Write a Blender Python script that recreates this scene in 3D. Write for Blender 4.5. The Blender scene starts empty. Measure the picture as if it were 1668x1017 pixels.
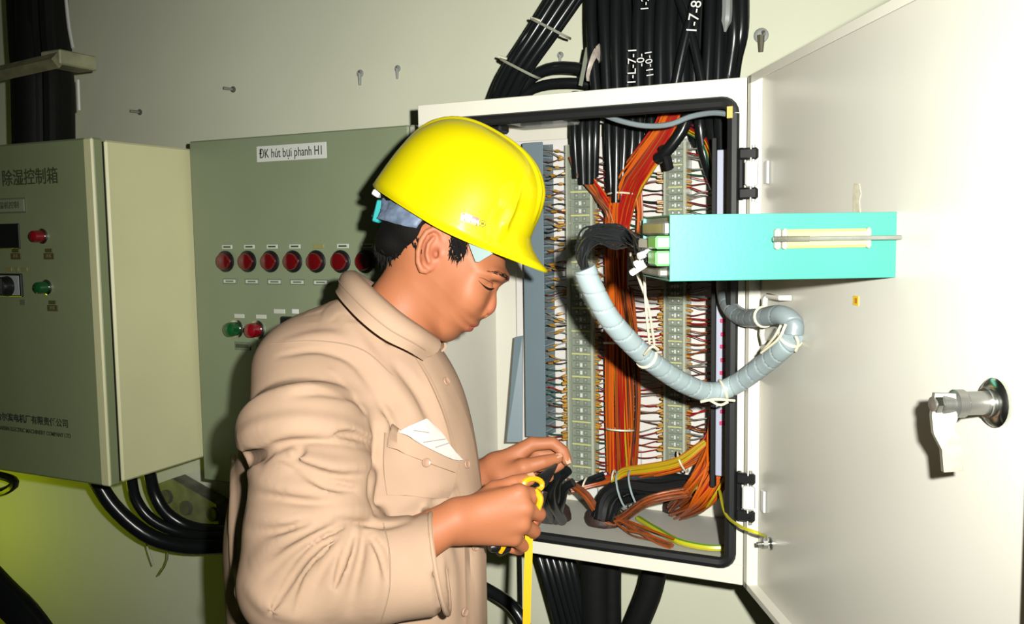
import bpy, math, random
import numpy as np
from mathutils import Vector, Matrix
random.seed(7); rng = np.random.default_rng(7)
scn = bpy.context.scene
COL = scn.collection

# ------------------------------------------------------------------ camera
IW, IH = 1668, 1017
CAM_LOC = np.array([.8618, -1.6395, .5662]); YAW, PITCH, ROLL, FPX = .4461, .0864, -.0138, 1468.98
_fw = np.array([-math.sin(YAW)*math.cos(PITCH), math.cos(YAW)*math.cos(PITCH), -math.sin(PITCH)])
_rt = np.array([math.cos(YAW), math.sin(YAW), 0.]); _up = np.cross(_rt, _fw)
_c, _s = math.cos(ROLL), math.sin(ROLL)
CR = _c*_rt + _s*_up; CU = -_s*_rt + _c*_up; CF = _fw
cd = bpy.data.cameras.new('camera'); cam = bpy.data.objects.new('camera', cd); COL.objects.link(cam)
cd.sensor_fit = 'HORIZONTAL'; cd.sensor_width = 36; cd.lens = FPX*36/IW; cd.clip_start = .01
mw = Matrix.Identity(4)
for i in range(3):
    mw[i][0] = CR[i]; mw[i][1] = CU[i]; mw[i][2] = -CF[i]; mw[i][3] = CAM_LOC[i]
cam.matrix_world = mw
scn.camera = cam

# ------------------------------------------------------------------ light: camera flash + weak greenish room light
w = bpy.data.worlds.new('room_ambient'); scn.world = w; w.use_nodes = True
w.node_tree.nodes['Background'].inputs[0].default_value = (.70, .80, .52, 1)
w.node_tree.nodes['Background'].inputs[1].default_value = .02
fl = bpy.data.lights.new('camera_flash', 'SPOT'); fl.spot_size = math.radians(92); fl.spot_blend = 1; fl.energy = 205; fl.shadow_soft_size = .014; fl.color = (1, .985, .93)
flo = bpy.data.objects.new('camera_flash', fl); COL.objects.link(flo)
flo.location = CAM_LOC + CR*.085 + CU*.05
flo.rotation_euler = Vector(CF+CR*.04).to_track_quat('-Z', 'Y').to_euler()
ll = bpy.data.lights.new('room_lamp', 'AREA'); ll.shape = 'DISK'; ll.size = .25; ll.energy = 1.1; ll.color = (.80, .95, .01)
llo = bpy.data.objects.new('room_lamp', ll); COL.objects.link(llo)
llo.location = (-1.78, -.36, -.28); llo.rotation_euler = Vector((-.75, .45, 0.0)).to_track_quat('-Z', 'Y').to_euler()
llo.rotation_euler = (Vector((-1.45, .08, -.05)) - Vector(llo.location)).to_track_quat('-Z', 'Y').to_euler()
vs = scn.view_settings; vs.view_transform = 'Standard'; vs.look = 'None'; vs.gamma = 1; vs.exposure = .3; vs.use_curve_mapping = False
scn.display_settings.display_device = 'sRGB'

# ------------------------------------------------------------------ pixel helpers (photo pixel -> point on a plane of the place)
def ray(x, y): return CF + CR*(x-IW/2)/FPX - CU*(y-IH/2)/FPX
def atZ(x, y, z): return CAM_LOC + z*ray(x, y)
def atY(x, y, Y):
    d = ray(x, y); return CAM_LOC + (Y-CAM_LOC[1])/d[1]*d
def atZZ(x, y, h):
    d = ray(x, y); return CAM_LOC + (h-CAM_LOC[2])/d[2]*d

# ------------------------------------------------------------------ materials
KA = .61
def mat(name, col, rough=.5, metal=0, noise=0, nscale=8, bump=0, bscale=60, spec=.5, col2=None, coat=0, trans=0, emit=0, sss=0):
    if metal < .5: col = tuple(c*KA for c in col); col2 = tuple(c*KA for c in col2) if col2 else None
    m = bpy.data.materials.new(name); m.use_nodes = True
    nt = m.node_tree; b = nt.nodes['Principled BSDF']
    b.inputs['Base Color'].default_value = (*col, 1); b.inputs['Roughness'].default_value = rough
    b.inputs['Metallic'].default_value = metal; b.inputs['Specular IOR Level'].default_value = spec
    b.inputs['Coat Weight'].default_value = coat; b.inputs['Coat Roughness'].default_value = .08
    if trans: b.inputs['Transmission Weight'].default_value = trans
    if sss:
        b.inputs['Subsurface Weight'].default_value = sss; b.inputs['Subsurface Radius'].default_value = (.012, .005, .003); b.inputs['Subsurface Scale'].default_value = 1
    tc = nt.nodes.new('ShaderNodeTexCoord')
    if noise or col2:
        n = nt.nodes.new('ShaderNodeTexNoise'); n.inputs['Scale'].default_value = nscale; n.inputs['Detail'].default_value = 5
        nt.links.new(tc.outputs['Object'], n.inputs['Vector'])
        r = nt.nodes.new('ShaderNodeValToRGB'); r.color_ramp.elements[0].position = .3; r.color_ramp.elements[1].position = .7
        a = col2 if col2 else tuple(c*(1-noise) for c in col)
        r.color_ramp.elements[0].color = (*a, 1); r.color_ramp.elements[1].color = (*(col if col2 else tuple(min(1, c*(1+noise)) for c in col)), 1)
        nt.links.new(n.outputs['Fac'], r.inputs['Fac']); nt.links.new(r.outputs['Color'], b.inputs['Base Color'])
    if bump:
        n2 = nt.nodes.new('ShaderNodeTexNoise'); n2.inputs['Scale'].default_value = bscale; n2.inputs['Detail'].default_value = 3
        nt.links.new(tc.outputs['Object'], n2.inputs['Vector'])
        bp = nt.nodes.new('ShaderNodeBump'); bp.inputs['Strength'].default_value = bump; bp.inputs['Distance'].default_value = .002
        nt.links.new(n2.outputs['Fac'], bp.inputs['Height']); nt.links.new(bp.outputs['Normal'], b.inputs['Normal'])
    return m
def clearmat(name, col, alpha, rough=.15):
    m = mat(name, col, rough); m.node_tree.nodes['Principled BSDF'].inputs['Alpha'].default_value = alpha
    return m
M = dict(
    wall=mat('wall_paint', (.71, .73, .55), .75, noise=.05, nscale=2.5, bump=.15, bscale=25),
    enamel=mat('white_enamel', (.80, .78, .66), .38, noise=.025, nscale=6),
    door_enamel=mat('door_enamel', (.70, .69, .60), .30, noise=.025, nscale=5),
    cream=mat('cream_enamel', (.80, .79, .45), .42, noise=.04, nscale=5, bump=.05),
    cream_shaded=mat('cream_shaded_enamel', (.265, .315, .16), .45, noise=.04, nscale=5),  # same cream enamel; the front's dim greenish light is put into its colour
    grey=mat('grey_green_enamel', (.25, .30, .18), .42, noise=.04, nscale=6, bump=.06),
    blk=mat('black_rubber', (.012, .013, .013), .5, spec=.25),
    cable=mat('black_cable', (.008, .010, .010), .25, bump=.1, bscale=30, spec=.3),
    blkp=mat('black_plastic', (.010, .010, .011), .3),
    tape=mat('black_tape', (.008, .008, .008), .6, bump=.5, bscale=40, spec=.12),
    lgrey=mat('light_grey_paint', (.62, .62, .54), .5, noise=.03),
    duct=mat('blue_grey_duct', (.16, .22, .245), .5, noise=.03),
    duct2=mat('lavender_grey_duct', (.42, .45, .56), .5),
    magenta=mat('magenta_slot', (.70, .02, .15), .5),
    steel=mat('galvanised_steel', (.36, .36, .33), .38, metal=.85, noise=.15, nscale=40),
    zinc=mat('dull_zinc', (.20, .20, .16), .55, metal=.8, noise=.3, nscale=25, bump=.3, bscale=50),
    bracket=mat('painted_bracket', (.32, .31, .17), .5, metal=.2, noise=.25, nscale=30),
    chrome=mat('chrome', (.5, .51, .48), .2, metal=1),
    plate=mat('label_plate', (.62, .64, .55), .45),
    plate_dk=mat('label_plate_dark', (.16, .19, .12), .5),
    plate_ol=mat('label_plate_olive', (.30, .28, .10), .5),
    brown=mat('label_plate_brown', (.10, .09, .025), .5),
    print=mat('dark_print', (.03, .035, .03), .6),
    printg=mat('grey_print', (.05, .07, .03), .6),
    white=mat('white_plastic', (.80, .80, .76), .4),
    redlens=mat('red_lens', (.13, .002, .004), .18, coat=.5),
    redbtn=mat('red_button', (.24, .003, .010), .2, coat=.5),
    greenbtn=mat('green_button', (.005, .09, .02), .2, coat=.5),
    teal=mat('teal_enamel', (.022, .265, .19), .45, noise=.06, nscale=12, bump=.05, bscale=200),
    green=mat('green_plug', (.16, .62, .16), .35),
    yellow=mat('yellow_plastic', (.80, .43, .004), .35),
    ylabel=mat('yellow_label', (.80, .52, .01), .5),
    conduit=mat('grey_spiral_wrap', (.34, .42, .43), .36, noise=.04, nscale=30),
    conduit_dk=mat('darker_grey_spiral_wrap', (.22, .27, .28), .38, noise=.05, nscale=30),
    tie=mat('nylon_tie', (.74, .70, .50), .4),
    block=mat('terminal_grey', (.15, .19, .135), .45),
    blockd=mat('terminal_grey_dark', (.05, .07, .05), .45),
    marker=mat('terminal_marker', (.62, .62, .16), .5),
    clear=clearmat('clear_cover', (.75, .82, .66), .10),
    rust=mat('rust_stain', (.42, .33, .12), .8, noise=.4, nscale=60),
    mastic=mat('brown_mastic', (.035, .016, .012), .6, bump=.8, bscale=60),
    ygcable=mat('yellow_green_cable', (.62, .58, .02), .35),
    w_red=mat('wire_red', (.40, .010, .006), .35), w_or=mat('wire_orange', (.62, .115, .006), .35),
    w_dor=mat('wire_dark_orange', (.36, .07, .008), .35),
    w_yel=mat('wire_yellow', (.50, .34, .01), .35), w_gry=mat('wire_grey', (.28, .26, .22), .4),
    w_brn=mat('wire_brown', (.12, .035, .02), .4), w_grn=mat('wire_green', (.02, .10, .05), .4),
    w_blk=mat('wire_black', (.015, .017, .017), .16), w_cop=mat('wire_copper', (.32, .10, .04), .3, metal=.4, noise=.4, nscale=60),
    w_mar=mat('wire_maroon', (.20, .015, .02), .4),
    ferrule=mat('amber_ferrule', (.45, .225, .02), .45, noise=.25, nscale=80),
)

# ------------------------------------------------------------------ mesh helpers
class MB:
    def __init__(s): s.v = []; s.f = []
    def add(s, v, f):
        o = len(s.v); s.v += [tuple(map(float, p)) for p in v]; s.f += [tuple(i+o for i in q) for q in f]; return s
    def box(s, c, size, b=0, R=None):
        h = np.array(size)/2; R = np.eye(3) if R is None else np.asarray(R); c = np.asarray(c, float)
        if b <= 0:
            V = [np.array([x, y, z])*h for x in (-1, 1) for y in (-1, 1) for z in (-1, 1)]
            F = [(0, 1, 3, 2), (4, 6, 7, 5), (0, 4, 5, 1), (2, 3, 7, 6), (0, 2, 6, 4), (1, 5, 7, 3)]
        else:
            b = min(b, h.min()*.95); V = []; ix = {}
            for sx in (-1, 1):
                for sy in (-1, 1):
                    for sz in (-1, 1):
                        for ax in range(3):
                            sg = np.array([sx, sy, sz]); p = sg*(h-b); p[ax] = sg[ax]*h[ax]
                            ix[(sx, sy, sz, ax)] = len(V); V.append(p)
            F = []
            for ax in range(3):
                o1, o2 = [(1, 2), (2, 0), (0, 1)][ax]
                for sg in (-1, 1):
                    q = []
                    for a1, a2 in ((-1, -1), (1, -1), (1, 1), (-1, 1)):
                        k = [0, 0, 0]; k[ax] = sg; k[o1] = a1; k[o2] = a2; q.append(ix[(*k, ax)])
                    F.append(tuple(q if sg > 0 else q[::-1]))
                for s1 in (-1, 1):
                    for s2 in (-1, 1):
                        q = []
                        for t, a in ((-1, o1), (-1, o2), (1, o2), (1, o1)):
                            k = [0, 0, 0]; k[ax] = t; k[o1] = s1; k[o2] = s2; q.append(ix[(*k, a)])
                        F.append(tuple(q if s1*s2 > 0 else q[::-1]))
            for sx in (-1, 1):
                for sy in (-1, 1):
                    for sz in (-1, 1):
                        q = tuple(ix[(sx, sy, sz, a)] for a in range(3)); F.append(q if sx*sy*sz > 0 else q[::-1])
        return s.add([c + R@p for p in V], F)
    def lohi(s, lo, hi, b=0): lo = np.array(lo); hi = np.array(hi); return s.box((lo+hi)/2, np.abs(hi-lo), b)
    def tube(s, pts, r, n=8, caps=True, flat=1., up0=None):
        P = np.array(pts, float); m = len(P); r = np.broadcast_to(np.array(r, float), (m,))
        T = np.gradient(P, axis=0); T /= np.linalg.norm(T, axis=1)[:, None]+1e-12
        u = np.array(up0 if up0 is not None else ([0, 0, 1.] if abs(T[0][2]) < .9 else [1., 0, 0])); V = []
        for i in range(m):
            u = u - T[i]*(u@T[i]); u /= np.linalg.norm(u)+1e-12; w_ = np.cross(T[i], u)
            for k in range(n):
                a = 2*math.pi*k/n; V.append(P[i]+r[i]*(math.cos(a)*u*flat+math.sin(a)*w_))
        F = [(i*n+k, i*n+(k+1) % n, (i+1)*n+(k+1) % n, (i+1)*n+k) for i in range(m-1) for k in range(n)]
        if caps: F += [tuple(range(n))[::-1], tuple(range((m-1)*n, m*n))]
        return s.add(V, F)
    def lathe(s, prof, o, ax, n=20):
        o = np.asarray(o, float); ax = np.asarray(ax, float); ax = ax/np.linalg.norm(ax)
        u = np.cross(ax, [0, 0, 1.] if abs(ax[2]) < .9 else [1., 0, 0]); u /= np.linalg.norm(u); w_ = np.cross(ax, u)
        V = [o+ax*h+max(r, 1e-5)*(math.cos(2*math.pi*k/n)*u+math.sin(2*math.pi*k/n)*w_) for r, h in prof for k in range(n)]
        m = len(prof)
        F = [(i*n+k, i*n+(k+1) % n, (i+1)*n+(k+1) % n, (i+1)*n+k) for i in range(m-1) for k in range(n)]
        F += [tuple(range(n))[::-1], tuple(range((m-1)*n, m*n))]
        return s.add(V, F)
    def prism(s, poly, o, U, V, N, t):
        o, U, V, N = (np.asarray(a, float) for a in (o, U, V, N)); n = len(poly)
        A = [o+U*a+V*b for a, b in poly]; B = [p+N*t for p in A]
        return s.add(A+B, [tuple(range(n))[::-1], tuple(range(n, 2*n))]+[(k, (k+1) % n, (k+1) % n+n, k+n) for k in range(n)])
    def mesh(s, name, m, smooth=False, ang=40):
        me = bpy.data.meshes.new(name); me.from_pydata(s.v, [], s.f); me.update()
        me.materials.append(m)
        if smooth:
            me.polygons.foreach_set('use_smooth', [True]*len(me.polygons))
            try: me.set_sharp_from_angle(angle=math.radians(ang))
            except Exception: pass
        return me
    def build(s, name, m, parent=None, smooth=False, ang=40):
        return link(name, s.mesh(name, m, smooth, ang), parent)
def link(name, me, parent=None, loc=None):
    o = bpy.data.objects.new(name, me); COL.objects.link(o)
    if loc is not None: o.location = loc
    if parent is not None:
        o.parent = parent
        wp = Vector((0, 0, 0)); q = parent
        while q is not None: wp = wp + q.location; q = None if q.parent is None else None
        o.matrix_parent_inverse = Matrix.Translation(-wp)
    return o
def thing(name, label, cat, loc=(0, 0, 0), group=None):
    o = bpy.data.objects.new(name, None); COL.objects.link(o); o.location = tuple(map(float, loc)); o.empty_display_size = .02
    return tag(o, label, cat, group)
def tag(o, label, cat, group=None):
    o['label'] = label; o['category'] = cat
    if group: o['group'] = group
    return o
def struct(o): o['kind'] = 'structure'; return o
def smoothpath(pts, n=24):
    P = np.array(pts, float); m = len(P)
    if m < 3: return np.array([P[0]+(P[-1]-P[0])*t for t in np.linspace(0, 1, n)])
    out = []
    Q = np.vstack([2*P[0]-P[1], P, 2*P[-1]-P[-2]])
    for t in np.linspace(0, m-1-1e-6, n):
        i = int(t); f = t-i; a, b, c, d = Q[i:i+4]
        out.append(.5*((2*b)+(-a+c)*f+(2*a-5*b+4*c-d)*f*f+(-a+3*b-3*c+d)*f**3))
    return np.array(out)
def text(name, body, size, o, m, parent, U=(1, 0, 0), V=(0, 0, 1), align='CENTER', sx=1., shear=0, ext=.0003, bold=0):
    cu = bpy.data.curves.new(name, 'FONT'); cu.body = body; cu.size = size; cu.align_x = align; cu.align_y = 'CENTER'
    cu.extrude = ext; cu.shear = shear; cu.offset = bold; cu.resolution_u = 3
    t = bpy.data.objects.new(name, cu); COL.objects.link(t)
    dg = bpy.context.evaluated_depsgraph_get(); me = bpy.data.meshes.new_from_object(t.evaluated_get(dg))
    COL.objects.unlink(t); bpy.data.objects.remove(t); bpy.data.curves.remove(cu)
    U = np.array(U, float); V = np.array(V, float); N = np.cross(U, V)
    n = len(me.vertices); co = np.empty(n*3); me.vertices.foreach_get('co', co); co = co.reshape(-1, 3)
    co = np.asarray(o)+co[:, :1]*U*sx+co[:, 1:2]*V+co[:, 2:]*N
    me.vertices.foreach_set('co', co.ravel()); me.materials.clear(); me.materials.append(m); me.update()
    return link(name, me, parent)
# ================================================================== setting
WY = .08                                   # face of the wall behind everything
struct(MB().lohi((-2.6, WY, -1.2), (2.2, WY+.12, 2.0)).build('wall_back', M['wall']))
struct(MB().lohi((-2.6, -3.0, -1.26), (2.2, WY+.12, -1.2)).build('floor', mat('floor_concrete', (.25, .24, .2), .7, noise=.2)))

# keyhole slots and screws left in the wall
def keyhole(px, py, w_, h_, label, drop=0.):
    p = atY(px, py, WY); t = thing('wall_keyhole', label, 'wall fixing', p, 'fixings left in the wall')
    m1 = mat('keyhole_grey', (.30, .32, .29), .6); m2 = mat('keyhole_shadow', (.10, .09, .05), .6)
    MB().lathe([(w_*.62, 0), (w_*.62, .002), (w_*.5, .004), (w_*.3, .004), (.0, .003)], p, (0, -1, 0), 14).build('anchor_plug', m1, t, True)
    MB().tube([p+[0, -.003, 0], p+[0, -.003, -h_]], [w_*.34, w_*.2], 8).build('slot', m2 if drop else m1, t, True)
    MB().tube([p+[w_*.25, -.002, 0], p+[w_*.25, -.010, w_*.2]], w_*.16, 8).build('screw_stub', M['steel'], t, True)
keyhole(587, 120, .014, .026, 'grey anchor plug in wall above the yellow hard hat, left of two')
keyhole(648, 112, .012, .022, 'grey anchor plug in wall above the yellow hard hat, right of two')
keyhole(1240, 58, .022, .030, 'stained anchor hole in wall right of the black cables above the door', 1)
keyhole(913, 90, .011, .018, 'small pale hook fixing in wall between the diagonal and vertical cables')
def wallscrew(px, py, label):
    p = atY(px, py, WY); t = thing('wall_screw', label, 'screw', p, 'screws in the wall')
    MB().tube([p, p+[-.012, -.022, .002]], .0035, 8).build('shank', M['steel'], t, True)
    MB().lathe([(.002, 0), (.0075, .001), (.0075, .004), (.0, .005)], p, (0, -1, 0), 10).build('washer', M['zinc'], t, True)
wallscrew(381, 146, 'thin screw sticking out of wall above grey cabinet')
wallscrew(229, 183, 'thin screw sticking out of wall above cream cabinet')

# ================================================================== cream control cabinet (left)
def pilot(t, x, z, fy, lens, r=.012, out=.016, glass=True, bez=True):
    l = MB().lathe([(r*.95, 0), (r, out*.5), (r*.92, out*.85), (r*.6, out), (0, out*1.04)], (x, fy-.004, z), (0, -1, 0), 18).build('pilot_lamp', lens, t, True)
    if bez: MB().lathe([(r*1.28, 0), (r*1.3, .003), (r*1.12, .005), (r*.98, .005)], (x, fy, z), (0, -1, 0), 20).build('bezel', M['chrome'] if glass else M['blkp'], l, True)
    return l
def plate(t, x, z, fy, w_, h_, m, name='label_plate', txt=None, tm=None):
    q = MB().box((x, fy-.001, z), (w_, .002, h_), .0004).build(name, m, t)
    if txt: text('lettering', txt, h_*.62, (x, fy-.0024, z), tm or M['print'], q)
    return q
WX, WF = -.681, -.35
cab = thing('control_cabinet', 'cream wall cabinet with black display, selector and Chinese lettering', 'cabinet', (-.9, WY, .06))
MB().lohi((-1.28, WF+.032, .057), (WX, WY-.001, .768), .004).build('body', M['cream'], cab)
dr = MB().lohi((-1.275, WF, .055), (WX, WF+.026, .771), .004).build('door', M['cream_shaded'], cab)
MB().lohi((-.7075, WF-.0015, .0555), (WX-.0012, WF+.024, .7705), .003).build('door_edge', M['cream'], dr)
MB().lohi((-1.27, WF+.024, .06), (WX-.006, WF+.034, .765)).build('door_seal', M['blk'], cab)
text('title_lettering', '除湿控制箱', .036, (-.784, WF-.0012, .697), M['printg'], cab, align='RIGHT', sx=.98, bold=.0003)
plate(cab, -.946, .641, WF, .118, .032, M['plate_dk'], 'name_plate')
plate(cab, -.946, .641, WF-.002, .110, .026, mat('plate_inner', (.30, .34, .2), .5), 'name_plate_face', '除湿机控制', M['printg'])
MB().lohi((-1.01, WF-.004, .549), (-.912, WF, .603), .002).build('display', M['blkp'], cab)
pilot(cab, -.842, .575, WF, M['redbtn'], .0125, .024)
pilot(cab, -.838, .468, WF, M['greenbtn'], .0125, .024)
def chplates(x, z):
    plate(cab, x, z+.008, WF, .022, .008, M['brown']); plate(cab, x, z-.004, WF, .032, .013, M['brown'], txt='开关', tm=mat('plate_print', (.25, .25, .1), .6))
chplates(-.826, .537); chplates(-.824, .428); chplates(-.930, .537)
plate(cab, -.917, .434, WF, .018, .012, M['plate_dk'])
for x in (-.955, -.929, -.905): plate(cab, x, .505, WF, .018 if x != -.929 else .010, .008, M['plate_ol'])
sel = MB().lohi((-.990, WF-.006, .446), (-.912, WF, .496), .002).build('selector_switch', M['blkp'], cab)
MB().lohi((-.984, WF-.0068, .450), (-.918, WF-.005, .492), .0005).build('selector_face', mat('selector_face', (.45, .48, .47), .35), sel)
MB().lathe([(.022, 0), (.021, .012), (.017, .020), (0, .021)], (-.954, WF-.006, .469), (0, -1, 0), 20).build('selector_knob', M['blkp'], sel, True)
MB().box((-.950, WF-.030, .470), (.012, .012, .040), .003).build('selector_grip', M['blkp'], sel)
text('maker_lettering', '哈尔滨电机厂有限责任公司', .0195, (-.796, WF-.0012, .178), M['print'], cab, align='RIGHT', sx=1.0, bold=.0003)
text('maker_lettering_small', 'HARBIN ELECTRIC MACHINERY COMPANY LTD', .0125, (-.790, WF-.0012, .153), M['printg'], cab, align='RIGHT', sx=.88, bold=.0002)

# ================================================================== grey control cabinet (middle)
GF = -.10; GX0, GX1, GZ0, GZ1 = -.673, -.078, .008, .783
gc = thing('lamp_cabinet', 'grey-green control cabinet with a row of red lamps', 'cabinet', (-.38, WY, GZ0))
MB().lohi((GX0+.006, GF+.022, GZ0+.004), (GX1-.004, WY-.001, GZ1-.004), .003).build('body', M['grey'], gc)
MB().lohi((GX0, GF, GZ0), (GX1-.018, GF+.020, GZ1), .003).build('door', M['grey'], gc)
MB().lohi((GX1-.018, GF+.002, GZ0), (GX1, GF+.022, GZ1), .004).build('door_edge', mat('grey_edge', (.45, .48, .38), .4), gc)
lb = MB().box((-.386, GF-.001, .7445), (.184, .002, .0335), .0004).build('title_label', mat('paper_label', (.70, .72, .66), .5), gc)
text('lettering', 'ĐK hút bụi phanh H1', .0275, (-.386, GF-.0024, .744), M['print'], lb, sx=.70)
for i, (px, py) in enumerate([(364, 428), (400, 427), (437, 426), (474, 426), (512, 426), (552, 425), (592, 424)]):
    p = atY(px, py, GF-.008); x, z = p[0], .514
    pilot(gc, x, z, GF, M['redlens'], .0185, .012, glass=False)
    q = plate(gc, x+.006, z+.032, GF, .029, .009, M['plate_ol'] if i == 4 else M['plate'])
    MB().box((x+.006, GF-.0022, z+.032), (.020, .0004, .0035)).build('lettering', M['plate_ol'] if i == 4 else M['printg'], q)
    q = plate(gc, x+.010, z-.044, GF, .040, .012, M['plate_dk']); MB().box((x+.010, GF-.0022, z-.044), (.034, .0006, .0075)).build('plate_face', M['plate'], q)
    MB().box((x+.010, GF-.0027, z-.044), (.022, .0004, .0035)).build('lettering', M['plate_dk'], q)
pilot(gc, -.556, .364, GF, M['greenbtn'], .0165, .026); pilot(gc, -.496, .364, GF, M['redbtn'], .0165, .026)
for x in (-.545, -.483):
    plate(gc, x, .393, GF, .028, .009, M['plate'])
    q = plate(gc, x+.005, .326, GF, .044, .018, M['plate_dk']); MB().box((x+.005, GF-.0022, .326), (.036, .0006, .008)).build('plate_face', M['printg'], q)
plate(gc, -.432, .406, GF, .030, .010, M['plate']); plate(gc, -.389, .407, GF, .017, .010, M['white'])
s2 = MB().lohi((-.424, GF-.012, .320), (-.330, GF, .396), .003).build('selector_switch', M['blkp'], gc)
MB().lathe([(.022, 0), (.021, .014), (.016, .020), (0, .021)], (-.378, GF-.012, .356), (0, -1, 0), 18).build('selector_knob', M['blkp'], s2, True)

# ================================================================== black cable trunk with clamp (upper left)
tr = thing('wrapped_cable_riser', 'thick black wrapped cable riser above the cream cabinet', 'cable', atY(72, 235, -.12))
top = [atY(62, -60, -.10), atY(68, 60, -.11), atY(72, 120, -.12), atY(74, 235, -.12)]
MB().tube(smoothpath(top, 12), [.068]*4+[.070]*4+[.072]*4, 14, flat=.8).build('wrapped_core', M['tape'], tr, True)
for k in range(5):
    a = (k-2)*.028
    MB().tube(smoothpath([p+np.array([a, -.052+abs(k-2)*.012, 0]) for p in top], 10), .017, 8).build('cable', M['tape'], tr, True)
MB().tube(smoothpath([atY(105, -30, -.10), atY(112, 40, -.11), atY(119, 78, -.12)], 8), .004, 6).build('white_cord', M['white'], tr, True)
MB().tube(smoothpath([atY(127, 130, -.12), atY(129, 180, -.12)], 6), .004, 6).build('white_cord', M['white'], tr, True)
c0 = atY(20, 115, -.20); c1 = atY(95, 98, -.20); c2 = atY(130, 102, -.10)
clp = thing('cable_clamp', 'olive metal strap clamp bolted around the thick black cable riser', 'clamp', c1)
MB().tube([c0+(c0-c1)*.5, c0, (c0+c1)/2, c1], .018, 4, flat=1.0, up0=(0, 0, 1)).build('strap', M['bracket'], clp)
MB().box((c1+c2)/2, (.012+abs(c2[0]-c1[0]), .10, .034), .003).build('ear', mat('bracket_pale', (.42, .43, .26), .5, metal=.2, noise=.2, nscale=30), clp)
MB().lathe([(.014, 0), (.014, .010), (.008, .012), (.008, .020), (0, .021)], c2+[.008, -.02, 0], (1, -.2, 0), 6).build('bolt', M['zinc'], clp)
MB().lathe([(.019, 0), (.019, .003), (.008, .004)], c2+[.022, -.02, 0], (1, -.2, 0), 12).build('washer', M['steel'], clp)

# ================================================================== cables and bracket under the cream cabinet
for pts, r, lab in (
    ([(150, 770, -.16), (185, 825, -.14), (240, 872, -.10), (300, 890, -.06), (370, 890, -.02), (460, 885, 0)], .019, 'longest black cable sweeping right under the cream cabinet'),
    ([(212, 770, -.10), (222, 815, -.09), (252, 850, -.07), (310, 872, -.03), (380, 874, -.01), (460, 868, 0)], .014, 'middle black cable bending down under the cream cabinet'),
    ([(242, 765, -.06), (252, 805, -.05), (275, 840, -.04), (320, 862, -.01), (390, 864, 0), (460, 852, 0)], .016, 'short black cable bending under cream cabinet beside the zinc bracket')):
    tag(MB().tube(smoothpath([atY(*p) for p in pts], 22), r, 10).build('power_cable', M['cable'], None, True), lab, 'cable', 'cables under the cream cabinet')
bk = thing('cable_bracket', 'dull zinc cable bracket with round holes under the cream cabinet', 'bracket', atY(310, 840, WY))
bp = [atY(258, 788, .03), atY(280, 780, .03), atY(352, 822, .03), atY(360, 880, .03), atY(268, 862, .03)]
o_ = bp[0]
MB().prism([((p-o_)[0], (p-o_)[2]) for p in bp][::-1], o_, (1, 0, 0), (0, 0, 1), (0, 1, 0), .045).build('plate', M['zinc'], bk)
for px, py in ((270, 810), (302, 828), (346, 838)):
    c = atY(px, py, .03); a = MB()
    a.lathe([(.010, 0), (.018, .001), (.019, .004), (.016, .005), (.010, .003)], c+[0, .001, 0], (0, -1, 0), 14); a.build('hole_rim', mat('hole_dark', (.08, .08, .05), .6), bk, True)
MB().tube(smoothpath([atY(285, 850, -.02), atY(292, 872, -.02), atY(288, 890, -.02)], 8), [.02, .014, .010, .008, .007, .006, .004, .002], 8).build('mastic_lump', M['tape'], bk, True)
for pts, lab in (([(238, 885), (244, 905), (250, 922)], 'loose black thread hanging from the cables, left one'), ([(274, 885), (272, 915), (258, 938), (266, 925)], 'loose forked thread hanging from the cables, right one')):
    tag(MB().tube(smoothpath([atY(x, y, -.02) for x, y in pts], 8), .002, 5).build('loose_thread', M['zinc'], None), lab, 'thread', 'threads under the cables')
tag(MB().tube(smoothpath([atY(-30, 770, -.06), atY(12, 778, -.05), atY(24, 788, -.05), atY(8, 800, -.05), atY(-20, 805, -.05)], 12), .012, 8).build('cable_stub', M['cable'], None, True), 'dark cable stub at left edge below the cream cabinet', 'cable')
tag(MB().tube(smoothpath([atY(-60, 900, -.45), atY(0, 965, -.45), atY(40, 1005, -.45), atY(80, 1060, -.45)], 10), .034, 10).build('dark_cylinder', M['cable'], None, True), 'dark hose in the bottom left corner of the picture', 'cylinder')  # thick dark tube across the bottom left corner
# ================================================================== terminal enclosure with open door
BW, BH, BF = .5854, .80, -.22
box = thing('terminal_enclosure', 'open white terminal enclosure full of wiring, door swung to the right', 'enclosure', (BW/2, WY, 0))
th = .004
MB().lohi((0, BF+.001, BH-th), (BW, WY-.001, BH), .001).build('top_wall', M['enamel'], box)
MB().lohi((0, BF+.001, 0), (BW, WY-.001, th), .001).build('bottom_wall', M['enamel'], box)
MB().lohi((0, BF+.001, th), (th, WY-.001, BH-th)).build('side_wall', M['enamel'], box)
MB().lohi((BW-th, BF+.001, th), (BW, WY-.001, BH-th)).build('side_wall', M['enamel'], box)
MB().lohi((th, WY-.006, th), (BW-th, WY-.001, BH-th)).build('back_wall', M['enamel'], box)
IX0, IX1, IZ0, IZ1 = .034, .566, .032, .764
fr = MB()
for lo, hi in (((0, BF, IZ1), (BW, BF+.006, BH)), ((0, BF, 0), (BW, BF+.006, IZ0)), ((0, BF, IZ0), (IX0, BF+.006, IZ1)), ((IX1, BF, IZ0), (BW, BF+.006, IZ1))):
    fr.lohi(lo, hi, .0012)
fr.build('front_frame', M['enamel'], box)
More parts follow.
